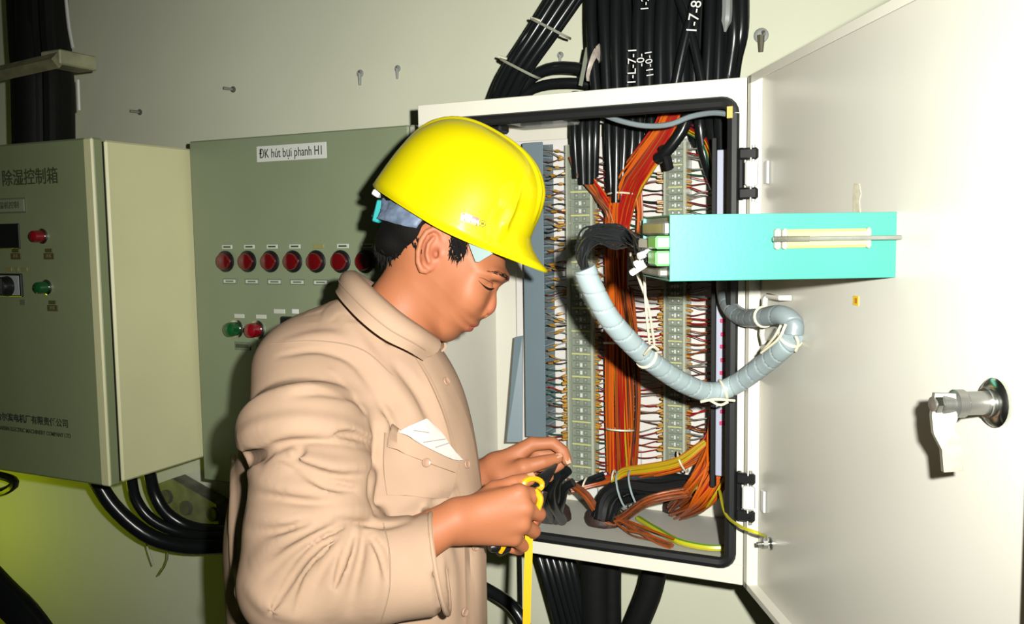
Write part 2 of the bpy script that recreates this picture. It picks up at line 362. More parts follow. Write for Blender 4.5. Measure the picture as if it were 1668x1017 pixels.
# rubber gasket: rounded rectangle
def rrect(x0, x1, z0, z1, r, y, n=5):
    P = []
    for cx, cz, a0 in ((x1-r, z1-r, 0), (x0+r, z1-r, 90), (x0+r, z0+r, 180), (x1-r, z0+r, 270)):
        for k in range(n+1):
            a = math.radians(a0+90*k/n); P.append((cx+r*math.cos(a), y, cz+r*math.sin(a)))
    P.append(P[0]); return P
MB().tube(rrect(.0335, .566, .034, .7635, .018, BF-.004), .0095, 8, False).build('gasket', M['blk'], box, True)
MB().lohi((.06, WY-.022, .075), (BW-.03, WY-.018, .755), .001).build('mounting_plate', mat('mounting_plate_white', (.80, .77, .72), .45, noise=.02), box)
MB().lohi((.006, BF+.012, .006), (BW-.006, WY-.008, .012), .001).build('gland_plate', M['lgrey'], box)
# amber tab on the gasket corner
MB().box(atY(1189, 183, BF-.012), (.009, .004, .018), .0005).build('amber_tab', mat('amber', (.62, .42, .08), .5), box)

DA = .5111
dd = np.array([math.sin(DA), -math.cos(DA), 0]); nn = np.array([math.cos(DA), math.sin(DA), 0]); hg = np.array([BW+.002, BF-.002, 0])
RD = np.stack([dd, nn, [0, 0, 1]], 1)                  # door frame: s along the door, n outwards, z
def dpt(s, n, z): return hg + dd*s + nn*n + np.array([0, 0, z])
def dbox(mb, s0, s1, n0, n1, z0, z1, b=0): return mb.box(dpt((s0+s1)/2, (n0+n1)/2, (z0+z1)/2), (s1-s0, n1-n0, z1-z0), b, RD)
def ondoor(px, py, n=.02):
    d = ray(px, py); t = ((hg+nn*n-CAM_LOC)@nn)/(d@nn); p = CAM_LOC+t*d
    return (p-hg)@dd, p[2]
DL, DN = .700, .022
door = dbox(MB(), .001, DL, DN, DN+.002, 0, BH).build('door', M['door_enamel'], box)
f1 = MB(); dbox(f1, .0, .0025, 0, DN, 0, BH, .0005); dbox(f1, 0, .016, -.0005, .0015, 0, BH, .0005); f1.build('hinge_flange', M['enamel'], door)
f2 = MB(); dbox(f2, .0, DL, 0, DN, BH-.002, BH); dbox(f2, .0, DL, -.0005, .0012, BH-.012, BH, .0004); f2.build('top_flange', M['enamel'], door)
f3 = MB(); dbox(f3, .0, DL, 0, DN, 0, .002); dbox(f3, .0, DL, -.0005, .0012, 0, .010, .0004); f3.build('bottom_flange', M['enamel'], door)
f4 = MB(); dbox(f4, DL-.002, DL, 0, DN, 0, BH); f4.build('free_flange', M['enamel'], door)
# hinges
for z in (.653, .148):
    h = MB().lohi((BW-.010, BF-.010, z-.040), (BW-.002, BF-.0002, z+.040), .002).build('hinge', M['blkp'], box)
    for dz in (-.030, .030):
        MB().lohi((BW-.009, BF-.016, z+dz-.009), (BW+.020, BF-.004, z+dz+.009), .003).build('hinge_arm', M['blkp'], h)
        MB().tube([(BW+.012, BF-.010, z+dz-.013), (BW+.012, BF-.010, z+dz+.013)], .0035, 8).build('hinge_pin', M['steel'], h, True)
    MB().lohi((BW+.001, BF-.018, z-.019), (BW+.020, BF-.006, z+.019), .003).build('hinge_knuckle', M['white'], h)
    MB().box(dpt(.032, DN-.003, z), (.014, .004, .034), .001, RD).build('hinge_leaf', M['white'], h)
# cam lock
ls, lz = ondoor(1622, 656)
MB().lathe([(.021, 0), (.022, .004), (.019, .007), (.013, .008), (.013, .012)], dpt(ls, DN, lz), -nn, 28).build('lock_rosette', M['chrome'], door, True)
MB().lathe([(.0105, .010), (.0105, .030), (.0125, .032), (.0125, .040), (.009, .042), (.009, .052), (.0065, .053), (.0065, .060), (.0, .061)], dpt(ls, DN, lz), -nn, 20).build('lock_barrel', mat('lock_steel', (.27, .27, .25), .35, metal=.9), door, True)
e = dpt(ls, DN-.050, lz)
cm = MB()
prof = [(-.009, .010), (.008, .010), (.010, -.012), (.007, -.020), (.014, -.034), (.016, -.058), (0, -.060), (-.002, -.040), (-.009, -.026), (-.011, -.010)]
cm.prism(prof, e, nn*.94+dd*.30, (0, 0, 1), dd, .0045)
cm.build('lock_cam', M['zinc'], door)
MB().lathe([(.008, 0), (.008, .006), (.005, .007), (0, .008)], e-nn*.002, -nn, 6).build('lock_nut', M['chrome'], door)
# earth stud, cable holder, label, rust and marks on the door
es, ez = ondoor(1254, 886)
st = MB().lathe([(.010, 0), (.010, .002), (.0035, .003), (.0035, .022), (0, .0225)], dpt(es, DN, ez), -nn, 14).build('earth_stud', M['chrome'], door, True)
MB().lathe([(.0065, .006), (.0065, .013)], dpt(es, DN, ez), -nn, 6).build('earth_nut', M['steel'], door)
s_, z_ = ondoor(1392, 490); q = dbox(MB(), s_-.007, s_+.007, DN-.0008, DN, z_-.0055, z_+.0055).build('warning_label', M['ylabel'], door)
dbox(MB(), s_-.002, s_+.005, DN-.0011, DN-.0008, z_-.003, z_+.003).build('label_print', mat('label_print', (.5, .2, .02), .6), q)
s_, z_ = ondoor(1394, 322)
MB().prism([(-.010, -.018), (.009, -.018), (.006, -.004), (.010, .004), (.005, .016), (-.008, .017), (-.011, .0)], dpt(s_, DN-.0002, z_), dd, (0, 0, 1), -nn, .0004).build('glue_stain', mat('glue_stain', (.55, .48, .28), .7, col2=(.70, .67, .55), nscale=120), door)
s0, z0 = ondoor(1258, 545); s1, z1 = ondoor(1264, 486); s2_, z2 = ondoor(1285, 484)
MB().tube([dpt(s0, DN, z0-.012), dpt(s0, DN-.016, z0-.012), dpt(s0, DN-.018, z0), dpt(s1, DN-.018, z1), dpt(s1+.004, DN-.016, z1+.004), dpt(s2_, DN-.014, z1+.004), dpt(s2_+.004, DN, z1+.004)], .004, 8).build('cable_holder', M['enamel'], door, True)

# ================================================================== teal panel instrument through the door
ps, pz = ondoor(1457, 399); pz -= .0
def projx(p):
    d = np.asarray(p)-CAM_LOC; zz = d@CF; return IW/2+FPX*(d@CR)/zz
Ln = .2
for _ in range(30):
    Ln += (projx(dpt(ps, DN-Ln, pz))-1091)/FPX*.8
hh = .0352; dp = .135
ins = thing('panel_instrument', 'long teal metal instrument case mounted through the open door', 'instrument', dpt(ps-dp/2, DN-Ln/2, pz-hh))
def ibox(mb, l0, l1, d0, d1, z0, z1, b=0):              # l from rear (0) to door (Ln), d from near face (0) backwards
    return dbox(mb, ps-d1, ps-d0, DN-Ln+l0, DN-Ln+l1, pz+z0, pz+z1, b)
c_ = MB(); ibox(c_, 0, Ln, 0, .0015, -hh, hh, .0004); ibox(c_, 0, Ln, dp-.0015, dp, -hh, hh, .0004); c_.build('side_panel', M['teal'], ins)
c_ = MB(); ibox(c_, 0, Ln, .0015, dp-.0015, hh-.0015, hh); ibox(c_, 0, Ln, .0015, dp-.0015, -hh, -hh+.0015); c_.build('top_and_bottom_panel', M['teal'], ins)
bk_ = ibox(MB(), .004, .012, .0015, dp-.0015, -hh+.0015, hh-.0015).build('rear_plate', mat('rear_plate_grey', (.20, .22, .20), .5), ins)
for d0, d1, z0, z1, l0, m_, nm in (
    (.012, .120, .014, .028, -.004, M['steel'], 'rear_heatsink'),
    (.004, .044, -.001, .013, -.014, M['green'], 'green_plug'), (.004, .044, -.019, -.003, -.014, M['green'], 'green_plug'),
    (.050, .105, -.002, .010, -.012, M['white'], 'white_plug'), (.062, .115, -.018, -.006, -.014, M['blkp'], 'connector_socket'),
    (.030, .120, -.032, -.023, -.005, M['zinc'], 'rear_ledge')):
    ibox(MB(), l0, .006, d0, d1, z0, z1, .002).build(nm, m_, bk_)
for k in range(3):
    a = dpt(ps-.060-.01*k, DN-Ln-.004, pz-.004-.006*k); MB().tube([a, a-nn*.018+dd*(.004-.01*k)+np.array([0, 0, -.006-.004*k])], .004, 6).build('white_pin', M['white'], bk_, True)
# mounting clamp with threaded rod
def il(px): return Ln*(px-1091)/(1457-1091)
cz = .008
ya = mat('brass_clear', (.50, .40, .16), .35)
cl_ = MB(); ibox(cl_, il(1268), il(1412), -.006, 0, cz-.010, cz+.010, .003); cl_.build('clamp_block', ya, ins)
for a, b in ((1256, 1266), (1268, 1277), (1404, 1412)):
    ibox(MB(), il(a), il(b), -.008, 0, cz-.011, cz+.011, .002).build('clamp_lug', mat('clamp_lug', (.42, .40, .30), .4), ins)
rd = [dpt(ps+.012, DN-Ln+il(1250), pz+cz), dpt(ps+.012, DN-Ln+il(1457)-.001, pz+cz)]
MB().tube(rd, .0024, 8).build('threaded_rod', M['steel'], ins, True)
nT = 60; MB().tube([rd[0]+(rd[1]-rd[0])*t for t in np.linspace(.001, .28, nT)], [.0026+.0007*(i % 2) for i in range(nT)], 8).build('rod_thread', M['zinc'], ins)
# ================================================================== inside the enclosure: ducts and terminal strips
def vduct(name, label, x0, x1, z0, z1, yf, yb, m, slots=True):
    t = thing(name, label, 'wire duct', ((x0+x1)/2, yb, z0))
    MB().lohi((x0, yf, z0), (x1, yf+.003, z1), .001).build('duct_cover', m, t)
    MB().lohi((x0+.002, yb-.002, z0), (x1-.002, yb, z1)).build('duct_base', m, t)
    n = int((z1-z0)/.0125); me = MB().lohi((-.001, 0, -.004), (.001, yb-yf-.005, .004)).mesh('duct_finger', m)
    for k in range(n):
        link('duct_finger', me, t, (x1-.002, yf+.003, z0+.006+k*.0125))
    MB().lohi((x0, yf+.003, z0), (x0+.002, yb-.002, z1)).build('duct_side', m, t)
    return t
pA = atY(852, 210, .0); pB = atY(888, 706, .0)
vduct('wire_duct', 'blue-grey slotted wire duct along the left side inside the enclosure', atY(853, 450, .0)[0], atY(886, 450, .0)[0], .155, .745, .0, .058, M['duct'])
# loose leaning duct cover beside it
a0, a1, b0, b1 = atY(839, 549, -.01), atY(852, 547, -.01), atY(826, 720, -.04), atY(851, 720, -.03)
lc = MB(); nrm = np.array([0, -.0025, 0]); lc.add([a0, a1, b1, b0, a0+nrm, a1+nrm, b1+nrm, b0+nrm], [(0, 1, 2, 3), (7, 6, 5, 4), (0, 4, 5, 1), (1, 5, 6, 2), (2, 6, 7, 3), (3, 7, 4, 0)])
tag(lc.build('duct_offcut', M['duct']), 'short blue-grey duct cover leaning beside the left wire duct', 'duct cover')
# right-hand lavender duct with magenta slots, black strip at its left
rd_ = thing('slotted_duct', 'lavender-grey duct with magenta slots at the right inner wall', 'wire duct', atY(1180, 720, -.02))
x0, x1 = atY(1166, 600, -.13)[0], atY(1190, 600, -.13)[0]
MB().lohi((x0, -.13, .15), (x1, -.127, .70), .001).build('duct_cover', M['duct2'], rd_)
MB().lohi((x0, -.127, .15), (x0+.003, .058, .70)).build('duct_side', M['duct2'], rd_)
MB().lohi((x0-.008, -.134, .13), (x0, -.120, .72), .001).build('black_edge', M['blk'], rd_)
for k, py in enumerate((523, 545, 565, 587, 608, 629, 650, 671, 690)):
    p = atY(1178, py, -.131)
    MB().box((x0+.013+.001*(k % 2), -.131, p[2]), (.012, .003, .0065), .0008).build('slot_label', M['magenta'], rd_)

def terminal_strip(px0, px1, py0, py1, n, label, mkshift):
    yf, yb = .008, .052
    x0, x1 = atY(px0, 450, yf)[0], atY(px1, 450, yf)[0]; xc = (x0+x1)/2; w_ = x1-x0
    z1, z0 = atY(px0, py0, yf)[2], atY(px0, py1, yf)[2]; pz_ = (z1-z0)/n
    t = thing('terminal_strip', label, 'terminal strip', (xc, yb, z0), 'terminal strips in the enclosure')
    MB().lohi((xc-.018, yb, z0-.01), (xc+.018, yb+.006, z1+.01)).build('mounting_rail', M['steel'], t)
    b = MB(); b.box((0, (yb-yf)/2, 0), (w_, yb-yf, pz_*.90), .0012)
    me = b.mesh('terminal_block', M['block'])
    s = MB()
    for sx in (-1, 1):
        s.box((sx*w_*.20, -.0003, 0), (w_*.20, .001, pz_*.62), .0004)
    sm = s.mesh('screw_recess', M['blockd'])
    s = MB()
    for sx in (-1, 1): s.lathe([(.0030, 0), (.0028, .0012), (0, .0016)], (sx*w_*.20, -.0006, 0), (0, -1, 0), 8)
    cm_ = s.mesh('terminal_screw', M['steel'])
    s = MB(); s.box((0, -.0006, 0), (w_*.95, .0015, pz_*.20)); mk = s.mesh('marker_strip', M['marker'])
    s = MB(); s.box((w_*mkshift, -.0010, 0), (w_*.12, .0018, pz_*.5), .0003); mk2 = s.mesh('marker_tag', M['white'])
    for k in range(n):
        z = z0+pz_*(k+.5); o = link('terminal_block', me, t, (xc, yf, z))
        for nm, m_ in (('screw_recess', sm), ('terminal_screw', cm_)) + ((('marker_strip', mk),) if k % 3 == 1 else (('marker_tag', mk2),)):
            c = bpy.data.objects.new(nm, m_); COL.objects.link(c); c.parent = o
            if nm == 'marker_strip': c.location = (0, 0, pz_*.45)
    MB().lohi((x0-.002, yf-.010, z0), (x1+.010, yf-.0085, z1)).build('clear_cover', M['clear'], t)
    MB().lohi((x1+.003, yf-.009, z0), (x1+.0075, yf+.02, z1)).build('cover_rail', clearmat('cover_edge', (.75, .80, .60), .55), t)
    MB().lohi((x0-.006, yf-.009, z0), (x0-.002, yf+.02, z1)).build('cover_rail', clearmat('cover_edge2', (.62, .68, .52), .6), t)
    return x0, x1, z0, z1
S1 = terminal_strip(930, 962, 236, 782, 44, 'left terminal strip, nearest the worker', .0)
S2 = terminal_strip(1088, 1112, 232, 752, 44, 'right terminal strip, behind the teal instrument', .0)

# ------------------------------------------------------------------ single wires
def one_wire(a, b, sag, r, m, label, group, fer=None, fm=None, seg=9):
    a = np.array(a); b = np.array(b); t = np.linspace(0, 1, seg)[:, None]
    P = a+(b-a)*t + np.array([0, -.012, 0])*np.sin(math.pi*t)*(.4+random.random())
    P[:, 2] += (np.sin(math.pi*t)*sag + np.sin(2*math.pi*t)*random.uniform(-.004, .004))[:, 0]
    o = MB().tube(P, r, 5).build('wire', M[m], None, True); tag(o, label, 'wire', group)
    if fer is not None:
        i = min(seg-2, max(0, int(fer*(seg-1))))
        q0, q1 = P[i], P[i+1]; d = (q1-q0)/np.linalg.norm(q1-q0)
        c = link('ferrule', MB().tube([q0, q0+d*.004, q0+d*random.uniform(.008, .014)], [r*1.9, r*2.3, r*1.7], 6).mesh('ferrule', M['ferrule'], True)); c.parent = o
    return o
def nth(k): return '%d%s' % (k, 'th' if 10 <= k % 100 <= 20 else {1: 'st', 2: 'nd', 3: 'rd'}.get(k % 10, 'th'))
CN = dict(w_red='red', w_or='orange', w_dor='dark orange', w_yel='yellow', w_gry='grey', w_brn='brown', w_grn='dark green', w_blk='black', w_mar='maroon', w_cop='copper')
def ch(s): return random.choice(s.split())
def run_wires(px0, px1, py0, py1, n, label, group, cols_top, cols_bot, split, ferside, jit=4, Y0=.02, Y1=.015, ferr=.8):
    for k in range(n):
        py = py0+(py1-py0)*(k+random.uniform(.2, .8))/n
        a = atY(px0, py+random.uniform(-jit, jit), Y0); b = atY(px1, py+random.uniform(-jit, jit), Y1)
        cols = cols_top if py < split else cols_bot
        f = None
        if random.random() < ferr: f = random.uniform(.35, .8) if ferside == 'mid' else (random.uniform(.75, .9) if ferside == 'R' else random.uniform(.0, .15))
        if ferside == 'midR': f = random.uniform(.3, .85) if py < split else .8
        cc_ = ch(cols)
        one_wire(a, b, random.uniform(-.004, .002), random.uniform(.0010, .0015), cc_, CN[cc_]+' wire '+label+', '+nth(k+1)+' from the top', group, f)
run_wires(884, 930, 246, 775, 78, 'between the left wire duct and left terminal strip', 'wires from left duct to left strip', 'w_gry w_brn w_gry w_blk w_gry', 'w_mar w_grn w_brn w_red w_gry w_grn', 600, 'midR', 8)
run_wires(966, 1004, 250, 775, 70, 'between the left terminal strip and orange harness', 'wires from left strip to harness', 'w_mar w_brn w_dor w_gry', 'w_mar w_brn w_grn w_red w_gry', 560, 'L', 4)
run_wires(1024, 1089, 275, 745, 64, 'between orange harness and right terminal strip', 'wires from harness to right strip', 'w_grn w_blk w_mar w_gry', 'w_red w_mar w_dor w_brn w_gry', 400, 'R', 4)
run_wires(1113, 1166, 240, 745, 74, 'between the right terminal strip and right inner duct', 'wires from right strip to right duct', 'w_mar w_gry w_grn w_yel w_red', 'w_red w_mar w_brn w_dor w_gry', 420, 'L', 4, .015, -.01)
# rows of amber ferrule sleeves beside the strips
def sleeves(px, py0, py1, n, label, group, Y=.012, w_=.011):
    t = thing('ferrule_row', label, 'ferrules', atY(px, py1, Y), group)
    mes = [MB().box((0, 0, 0), (w_*s, .007, .0042), .0012).mesh('ferrule', M['ferrule']) for s in (.7, 1., 1.2)]
    for k in range(n):
        py = py0+(py1-py0)*(k+.5)/n
        if random.random() < .12: continue
        o = link('ferrule', random.choice(mes), t, atY(px+random.uniform(-2.5, 2.5), py+random.uniform(-2, 2), Y)); o.rotation_euler = (0, random.uniform(-.3, .3), 0)
sleeves(973, 345, 778, 62, 'column of amber ferrules on the right side of the left terminal strip', 'ferrule columns')
sleeves(923, 615, 770, 22, 'short column of amber ferrules on the left side of the left terminal strip', 'ferrule columns')
sleeves(1080, 470, 745, 36, 'column of amber ferrules on the left side of the right terminal strip', 'ferrule columns')
sleeves(1122, 290, 745, 56, 'column of amber ferrules on the right side of the right terminal strip', 'ferrule columns')

# ------------------------------------------------------------------ harnesses (bundles of wires)
def bundle(t, path, n, spread, r, cols, seg=22, name='wire', flatY=.6, twist=1.5, taper=None, nside=6):
    C = smoothpath(path, seg); s = np.linspace(0, 1, seg)
    T = np.gradient(C, axis=0); T /= np.linalg.norm(T, axis=1)[:, None]
    V = ray(1000, 500); V = V/np.linalg.norm(V)
    A = np.cross(T, V); A /= np.linalg.norm(A, axis=1)[:, None]; B = np.cross(A, T)
    sp = np.interp(s, np.linspace(0, 1, len(spread)), spread) if np.ndim(spread) else np.full(seg, spread)
    for k in range(n):
        rad = math.sqrt(random.random()); a0 = random.uniform(0, 6.28); tw = random.uniform(-twist, twist)
        a = a0+tw*s+.3*np.sin(s*random.uniform(4, 9)+a0)
        P = C+A*(sp*rad*np.cos(a))[:, None]+B*(sp*rad*flatY*np.sin(a))[:, None]
        MB().tube(P, r*random.uniform(.8, 1.15), nside).build(name, M[ch(cols)], t, True)
def ptsY(L): return [atY(*p) for p in L]
def tie_ring(t, c, axis, rad, m='tie', w_=.0035, tail=None):
    axis = np.asarray(axis, float); axis /= np.linalg.norm(axis); u = np.cross(axis, [0, 0, 1.] if abs(axis[2]) < .8 else [1., 0, 0]); u /= np.linalg.norm(u); v = np.cross(axis, u)
    P = [c+rad*(math.cos(a)*u+math.sin(a)*v) for a in np.linspace(0, 2*math.pi, 17)]
    q = MB(); q.tube(P, w_*.55, 6, False); q.build('cable_tie', M[m], t, True)
hot = 'w_or w_or w_dor w_red w_yel w_dor w_red w_mar w_dor'
h1 = thing('wire_harness', 'tall orange and red wire harness between the two terminal strips', 'wire harness', atY(1012, 780, .02))
bundle(h1, ptsY([(1100, 150, -.02), (1090, 200, -.03), (1055, 255, -.03), (1018, 310, -.02), (1004, 380, -.01), (1004, 470, 0), (1006, 560, 0), (1008, 660, 0), (1012, 770, .01)]), 56, [.020, .022, .026, .030, .022, .020, .024, .026, .030], .0019, hot)
bundle(h1, ptsY([(932, 255, -.02), (948, 282, -.03), (975, 318, -.025), (996, 352, -.02), (1004, 420, -.01)]), 14, [.007, .013, .016, .012, .010], .0022, 'w_or w_red w_dor w_cop w_or', 14)
bundle(h1, ptsY([(1022, 470, .0), (1030, 560, .0), (1034, 660, .0), (1030, 740, .01), (1020, 790, .01)]), 14, .016, .0018, 'w_dor w_yel w_dor w_brn w_or', 16)
bundle(h1, ptsY([(1050, 262, -.02), (1038, 300, -.01), (1040, 350, 0), (1035, 420, .01)]), 8, .010, .0018, 'w_yel w_dor w_or', 12)
for px, py in ((1012, 318), (1006, 560), (1010, 700)): tie_ring(h1, atY(px, py, -.012), (0, .15, 1), .026)
h2 = thing('wire_harness', 'yellow, green and red wire harness at upper right inside the enclosure', 'wire harness', atY(1172, 420, -.03))
bundle(h2, ptsY([(1120, 210, .0), (1150, 232, -.02), (1166, 290, -.04), (1172, 340, -.04), (1176, 420, -.04), (1174, 480, -.03)]), 12, .010, .0019, 'w_yel w_red w_mar w_grn w_yel w_red', 16)
h3 = thing('wire_harness', 'wide orange and red wire fan at lower right inside the enclosure', 'wire harness', atZZ(1110, 835, .016))
bundle(h3, [atY(1170, 640, -.03), atY(1172, 700, -.05), atY(1170, 750, -.07), atY(1140, 805, -.09), atZZ(1105, 832, .03)], 56, [.010, .020, .032, .030, .022], .0022, 'w_or w_or w_red w_or w_yel w_dor w_dor w_or', 20, flatY=.8)
h4 = thing('wire_harness', 'orange and yellow wire harness running left along the enclosure bottom', 'wire harness', atY(1010, 800, -.03))
bundle(h4, ptsY([(1166, 665, -.03), (1160, 715, -.05), (1115, 752, -.06), (1050, 770, -.05), (985, 783, -.04), (930, 798, -.06)]), 16, [.010, .016, .014, .012, .009, .007], .0022, 'w_or w_dor w_red w_dor w_or', 20)
bundle(h4, ptsY([(1150, 720, -.07), (1105, 752, -.075), (1055, 763, -.07), (1015, 770, -.06), (998, 790, -.06)]), 9, [.006, .010, .010, .008, .004], .0021, 'w_yel w_yel w_yel w_or', 16)
tie_ring(h4, atY(1000, 780, -.045), (1, .1, 0), .016); tie_ring(h4, atY(952, 790, -.055), (1, .1, -.3), .014); tie_ring(h4, atY(1112, 752, -.06), (1, .1, .5), .020)
h5 = thing('copper_strand', 'brown copper-coloured wire ribbon trailing over the enclosure floor', 'wires', atZZ(1040, 850, .014))
bundle(h5, [atY(925, 783, -.07), atY(955, 806, -.09), atZZ(978, 838, .04), atZZ(1005, 848, .03), atY(1050, 818, -.12), atY(1088, 806, -.11), atY(1125, 800, -.09)], 9, [.006, .008, .008, .010, .009, .010, .010], .0022, 'w_cop w_cop w_dor w_cop', 24)
bundle(h5, [atZZ(1008, 850, .03), atZZ(1040, 868, .024), atZZ(1095, 888, .018)], 9, [.008, .014, .012], .0022, 'w_cop w_cop w_dor', 12)
# earth wires
o = thing('earth_cable', 'yellow-green earth cable lying on the enclosure floor', 'cable', atZZ(1110, 880, .014))
gp = smoothpath([atZZ(1040, 845, .018), atZZ(1068, 862, .020), atZZ(1105, 882, .020), atZZ(1150, 892, .020), atZZ(1190, 893, .022)], 20)
MB().tube(gp, .0058, 8).build('jacket', M['ygcable'], o, True)
MB().tube(gp+np.array([0, -.002, .0042]), .0022, 6).build('green_stripe', mat('green_stripe', (.10, .28, .02), .4), o, True)
o = thing('earth_lead', 'thin yellow earth lead from enclosure to stud on the door', 'cable', atY(1180, 830, -.2))
p_end = dpt(es, DN-.010, ez)
MB().tube(smoothpath([atY(1172, 800, -.14), atY(1182, 838, -.23), atZ(1206, 858, 1.36), atZ(1232, 868, 1.33), p_end+np.array([0, 0, .012])], 18), .0026, 6).build('jacket', M['ygcable'], o, True)
MB().tube([p_end+np.array([0, 0, .013]), p_end], .0035, 6).build('lug', M['steel'], o, True)

# ------------------------------------------------------------------ heavy black cables inside
def cables(name, label, group, paths, r, m='cable', n=10):
    for k, P in enumerate(paths):
        tag(MB().tube(smoothpath(P, 14), r if np.isscalar(r) else r[k], n).build(name, M[m], None, True), label+', '+nth(k+1)+' from the left' if isinstance(label, str) else label[k], 'cable', group)
cables('control_cable', 'black cable entering above the left terminal strip', 'black cables above left strip',
       [ptsY([(x, 150, y), (x-2, 220, y-.01), (x2, b, y)]) for x, x2, b, y in ((938, 940, 290, -.03), (950, 950, 300, -.04), (955, 956, 280, -.01), (962, 960, 300, -.04), (972, 968, 288, -.03))], .0085)
cables('control_cable', 'black cable entering above the orange harness', 'black cables above harness',
       [ptsY([(x, 150, y), (x, 230, y-.005), (x2, b, y)]) for x, x2, b, y in ((992, 996, 320, -.02), (1004, 1003, 330, -.03), (1012, 1010, 300, .02), (1017, 1012, 325, -.02), (1030, 1024, 300, .0), (1042, 1034, 285, .0), (1060, 1046, 260, .01), (1075, 1058, 250, .015))], .0090)
cables('control_cable', 'black cable in the dark upper right inner corner', 'black cables in upper right corner',
       [ptsY(p) for p in ([(1125, 150, -.05), (1115, 205, -.06), (1085, 248, -.06), (1072, 258, -.05)], [(1135, 150, .02), (1120, 200, .02), (1095, 235, .02)], [(1145, 150, .0), (1140, 200, -.02), (1150, 260, -.01), (1176, 330, -.02)], [(1150, 170, .03), (1130, 215, .03), (1140, 240, .03)],
                          [(1158, 150, .0), (1158, 200, -.03), (1170, 270, -.04), (1178, 350, -.05)], [(1172, 160, -.06), (1175, 240, -.07), (1180, 330, -.08)])], .011)
tag(MB().tube(smoothpath(ptsY([(1078, 240, -.055), (1086, 258, -.06), (1090, 276, -.055)]), 8), .0085, 8).build('taped_stub', M['tape'], None, True), 'short taped black cable end over the top of the right terminal strip', 'cable')
tag(MB().tube(smoothpath([atY(*p) for p in [(980, 186, -.17), (1010, 197, -.18), (1050, 205, -.18), (1090, 203, -.18), (1125, 190, -.18), (1160, 184, -.19), (1186, 186, -.20)]], 22), .0045, 8).build('grey_tubing', M['conduit_dk'], None, True), 'thin grey tubing arching across the top of the enclosure', 'tubing')
lt = thing('lamp_tray', 'clear plastic lamp tray under the top left of the enclosure', 'lamp tray', atY(860, 205, -.08))
a, b = atY(838, 200, -.10), atY(930, 196, -.10)
MB().lohi((a[0], -.14, a[2]-.006), (b[0], -.05, a[2]+.004), .003).build('tray', clearmat('tray_clear', (.6, .64, .6), .45), lt)
MB().lohi((a[0]-.045, -.16, a[2]-.002), (a[0]+.015, -.10, a[2]+.014), .002).build('bracket', M['white'], lt)
MB().lohi((a[0]-.040, -.15, a[2]-.022), (a[0]-.005, -.11, a[2]-.004), .004).build('lamp_base', M['blkp'], lt)
tag(MB().lohi(atY(976, 200, -.02), atY(1000, 190, -.02)+np.array([0, .03, 0]), .001).build('top_clip', M['enamel']), 'small white metal clip between the black cables at enclosure top', 'clip')
# mastic-sealed gland holes in the floor
for px, py, r, lab in ((900, 845, .036, 'brown sealed cable gland under the hands'), (984, 852, .036, 'brown sealed cable gland in the middle of the enclosure floor'), (1108, 832, .036, 'brown sealed cable gland under the orange wire fan')):
    c = atZZ(px, py, .012); g = MB()
    g.lathe([(r, 0), (r*1.02, .008), (r*.92, .020), (r*.7, .028), (0, .030)], c, (0, 0, 1), 20)
    g.v = [(x+random.uniform(-.0015, .0015), y+random.uniform(-.0015, .0015), z+(random.uniform(-.002, .002) if z > .015 else 0)) for x, y, z in g.v]
    tag(g.build('cable_gland', M['mastic'], None, True, 80), lab, 'cable gland', 'sealed glands in enclosure floor')
bb = thing('taped_cable_bundle', 'thick taped black cable bundle rising from the middle gland', 'cable bundle', atZZ(984, 852, .03))
bundle(bb, [atZZ(984, 848, .03), atY(998, 815, -.07), atY(1030, 796, -.06), atY(1080, 792, -.05), atY(1122, 792, -.05)], 11, [.020, .026, .028, .024, .016], .010, 'cable tape cable', 16, 'cable', flatY=.8, nside=8)
for px, py in ((1016, 800), (1036, 797)): tie_ring(bb, atY(px, py, -.065), (1, .1, .35), .036, 'conduit')
bundle(bb, [atY(930, 800, -.05), atY(960, 786, -.05), atY(985, 776, -.04)], 3, .006, .006, 'cable', 8, 'cable', nside=8)
tag(MB().lohi(atY(1012, 770, .04), atY(1043, 735, .04)+np.array([0, .012, 0]), .002).build('white_terminal_box', M['white']), 'small white terminal box at the foot of the orange harness', 'terminal box')
tag(MB().lohi(atY(946, 812, .03), atY(972, 796, .03)+np.array([0, .012, 0]), .002).build('white_end_stop', M['white']), 'small white end stop below the left terminal strip', 'end stop')

# ================================================================== spiral-wrapped loom from the instrument
def spiral(name, pts, r, m, parent, pitch=.026, seg=None, n=36):
    P = np.array(pts); L = np.linalg.norm(np.diff(P, axis=0), axis=1).sum(); seg = int(L/.0016)
    P = smoothpath(pts, seg); arc = np.concatenate([[0], np.cumsum(np.linalg.norm(np.diff(P, axis=0), axis=1))])
    b = MB(); b.tube(P, 1., n, True); V = np.array(b.v).reshape(seg, n, 3)
    th_ = np.arange(n)/n
    ph = (arc[:, None]/pitch+th_[None, :]) % 1.
    rr = r*(1.01-.09*np.exp(-((ph-.5)/.04)**2)-.012*np.abs(ph-.5))
    V = P[:, None, :]+(V-P[:, None, :])*rr[:, :, None]
    b.v = [tuple(p) for p in V.reshape(-1, 3)]
    return b.build(name, m, parent, True, 30)
lo = thing('spiral_loom', 'grey spiral-wrapped cable loom looping from instrument across the open enclosure', 'cable loom', atZ(1165, 660, 1.40))
A1 = [(952, 437, 1.20), (963, 465, 1.205), (990, 515, 1.22), (1025, 556, 1.25), (1065, 592, 1.29), (1115, 625, 1.34), (1160, 639, 1.375), (1200, 625, 1.37), (1245, 593, 1.31), (1276, 566, 1.255), (1291, 545, 1.235)]
A2 = [(1292, 546, 1.234), (1292, 527, 1.235), (1272, 513, 1.25), (1240, 517, 1.30), (1210, 517, 1.37), (1190, 502, 1.42), (1181, 475, 1.46), (1180, 440, 1.49)]
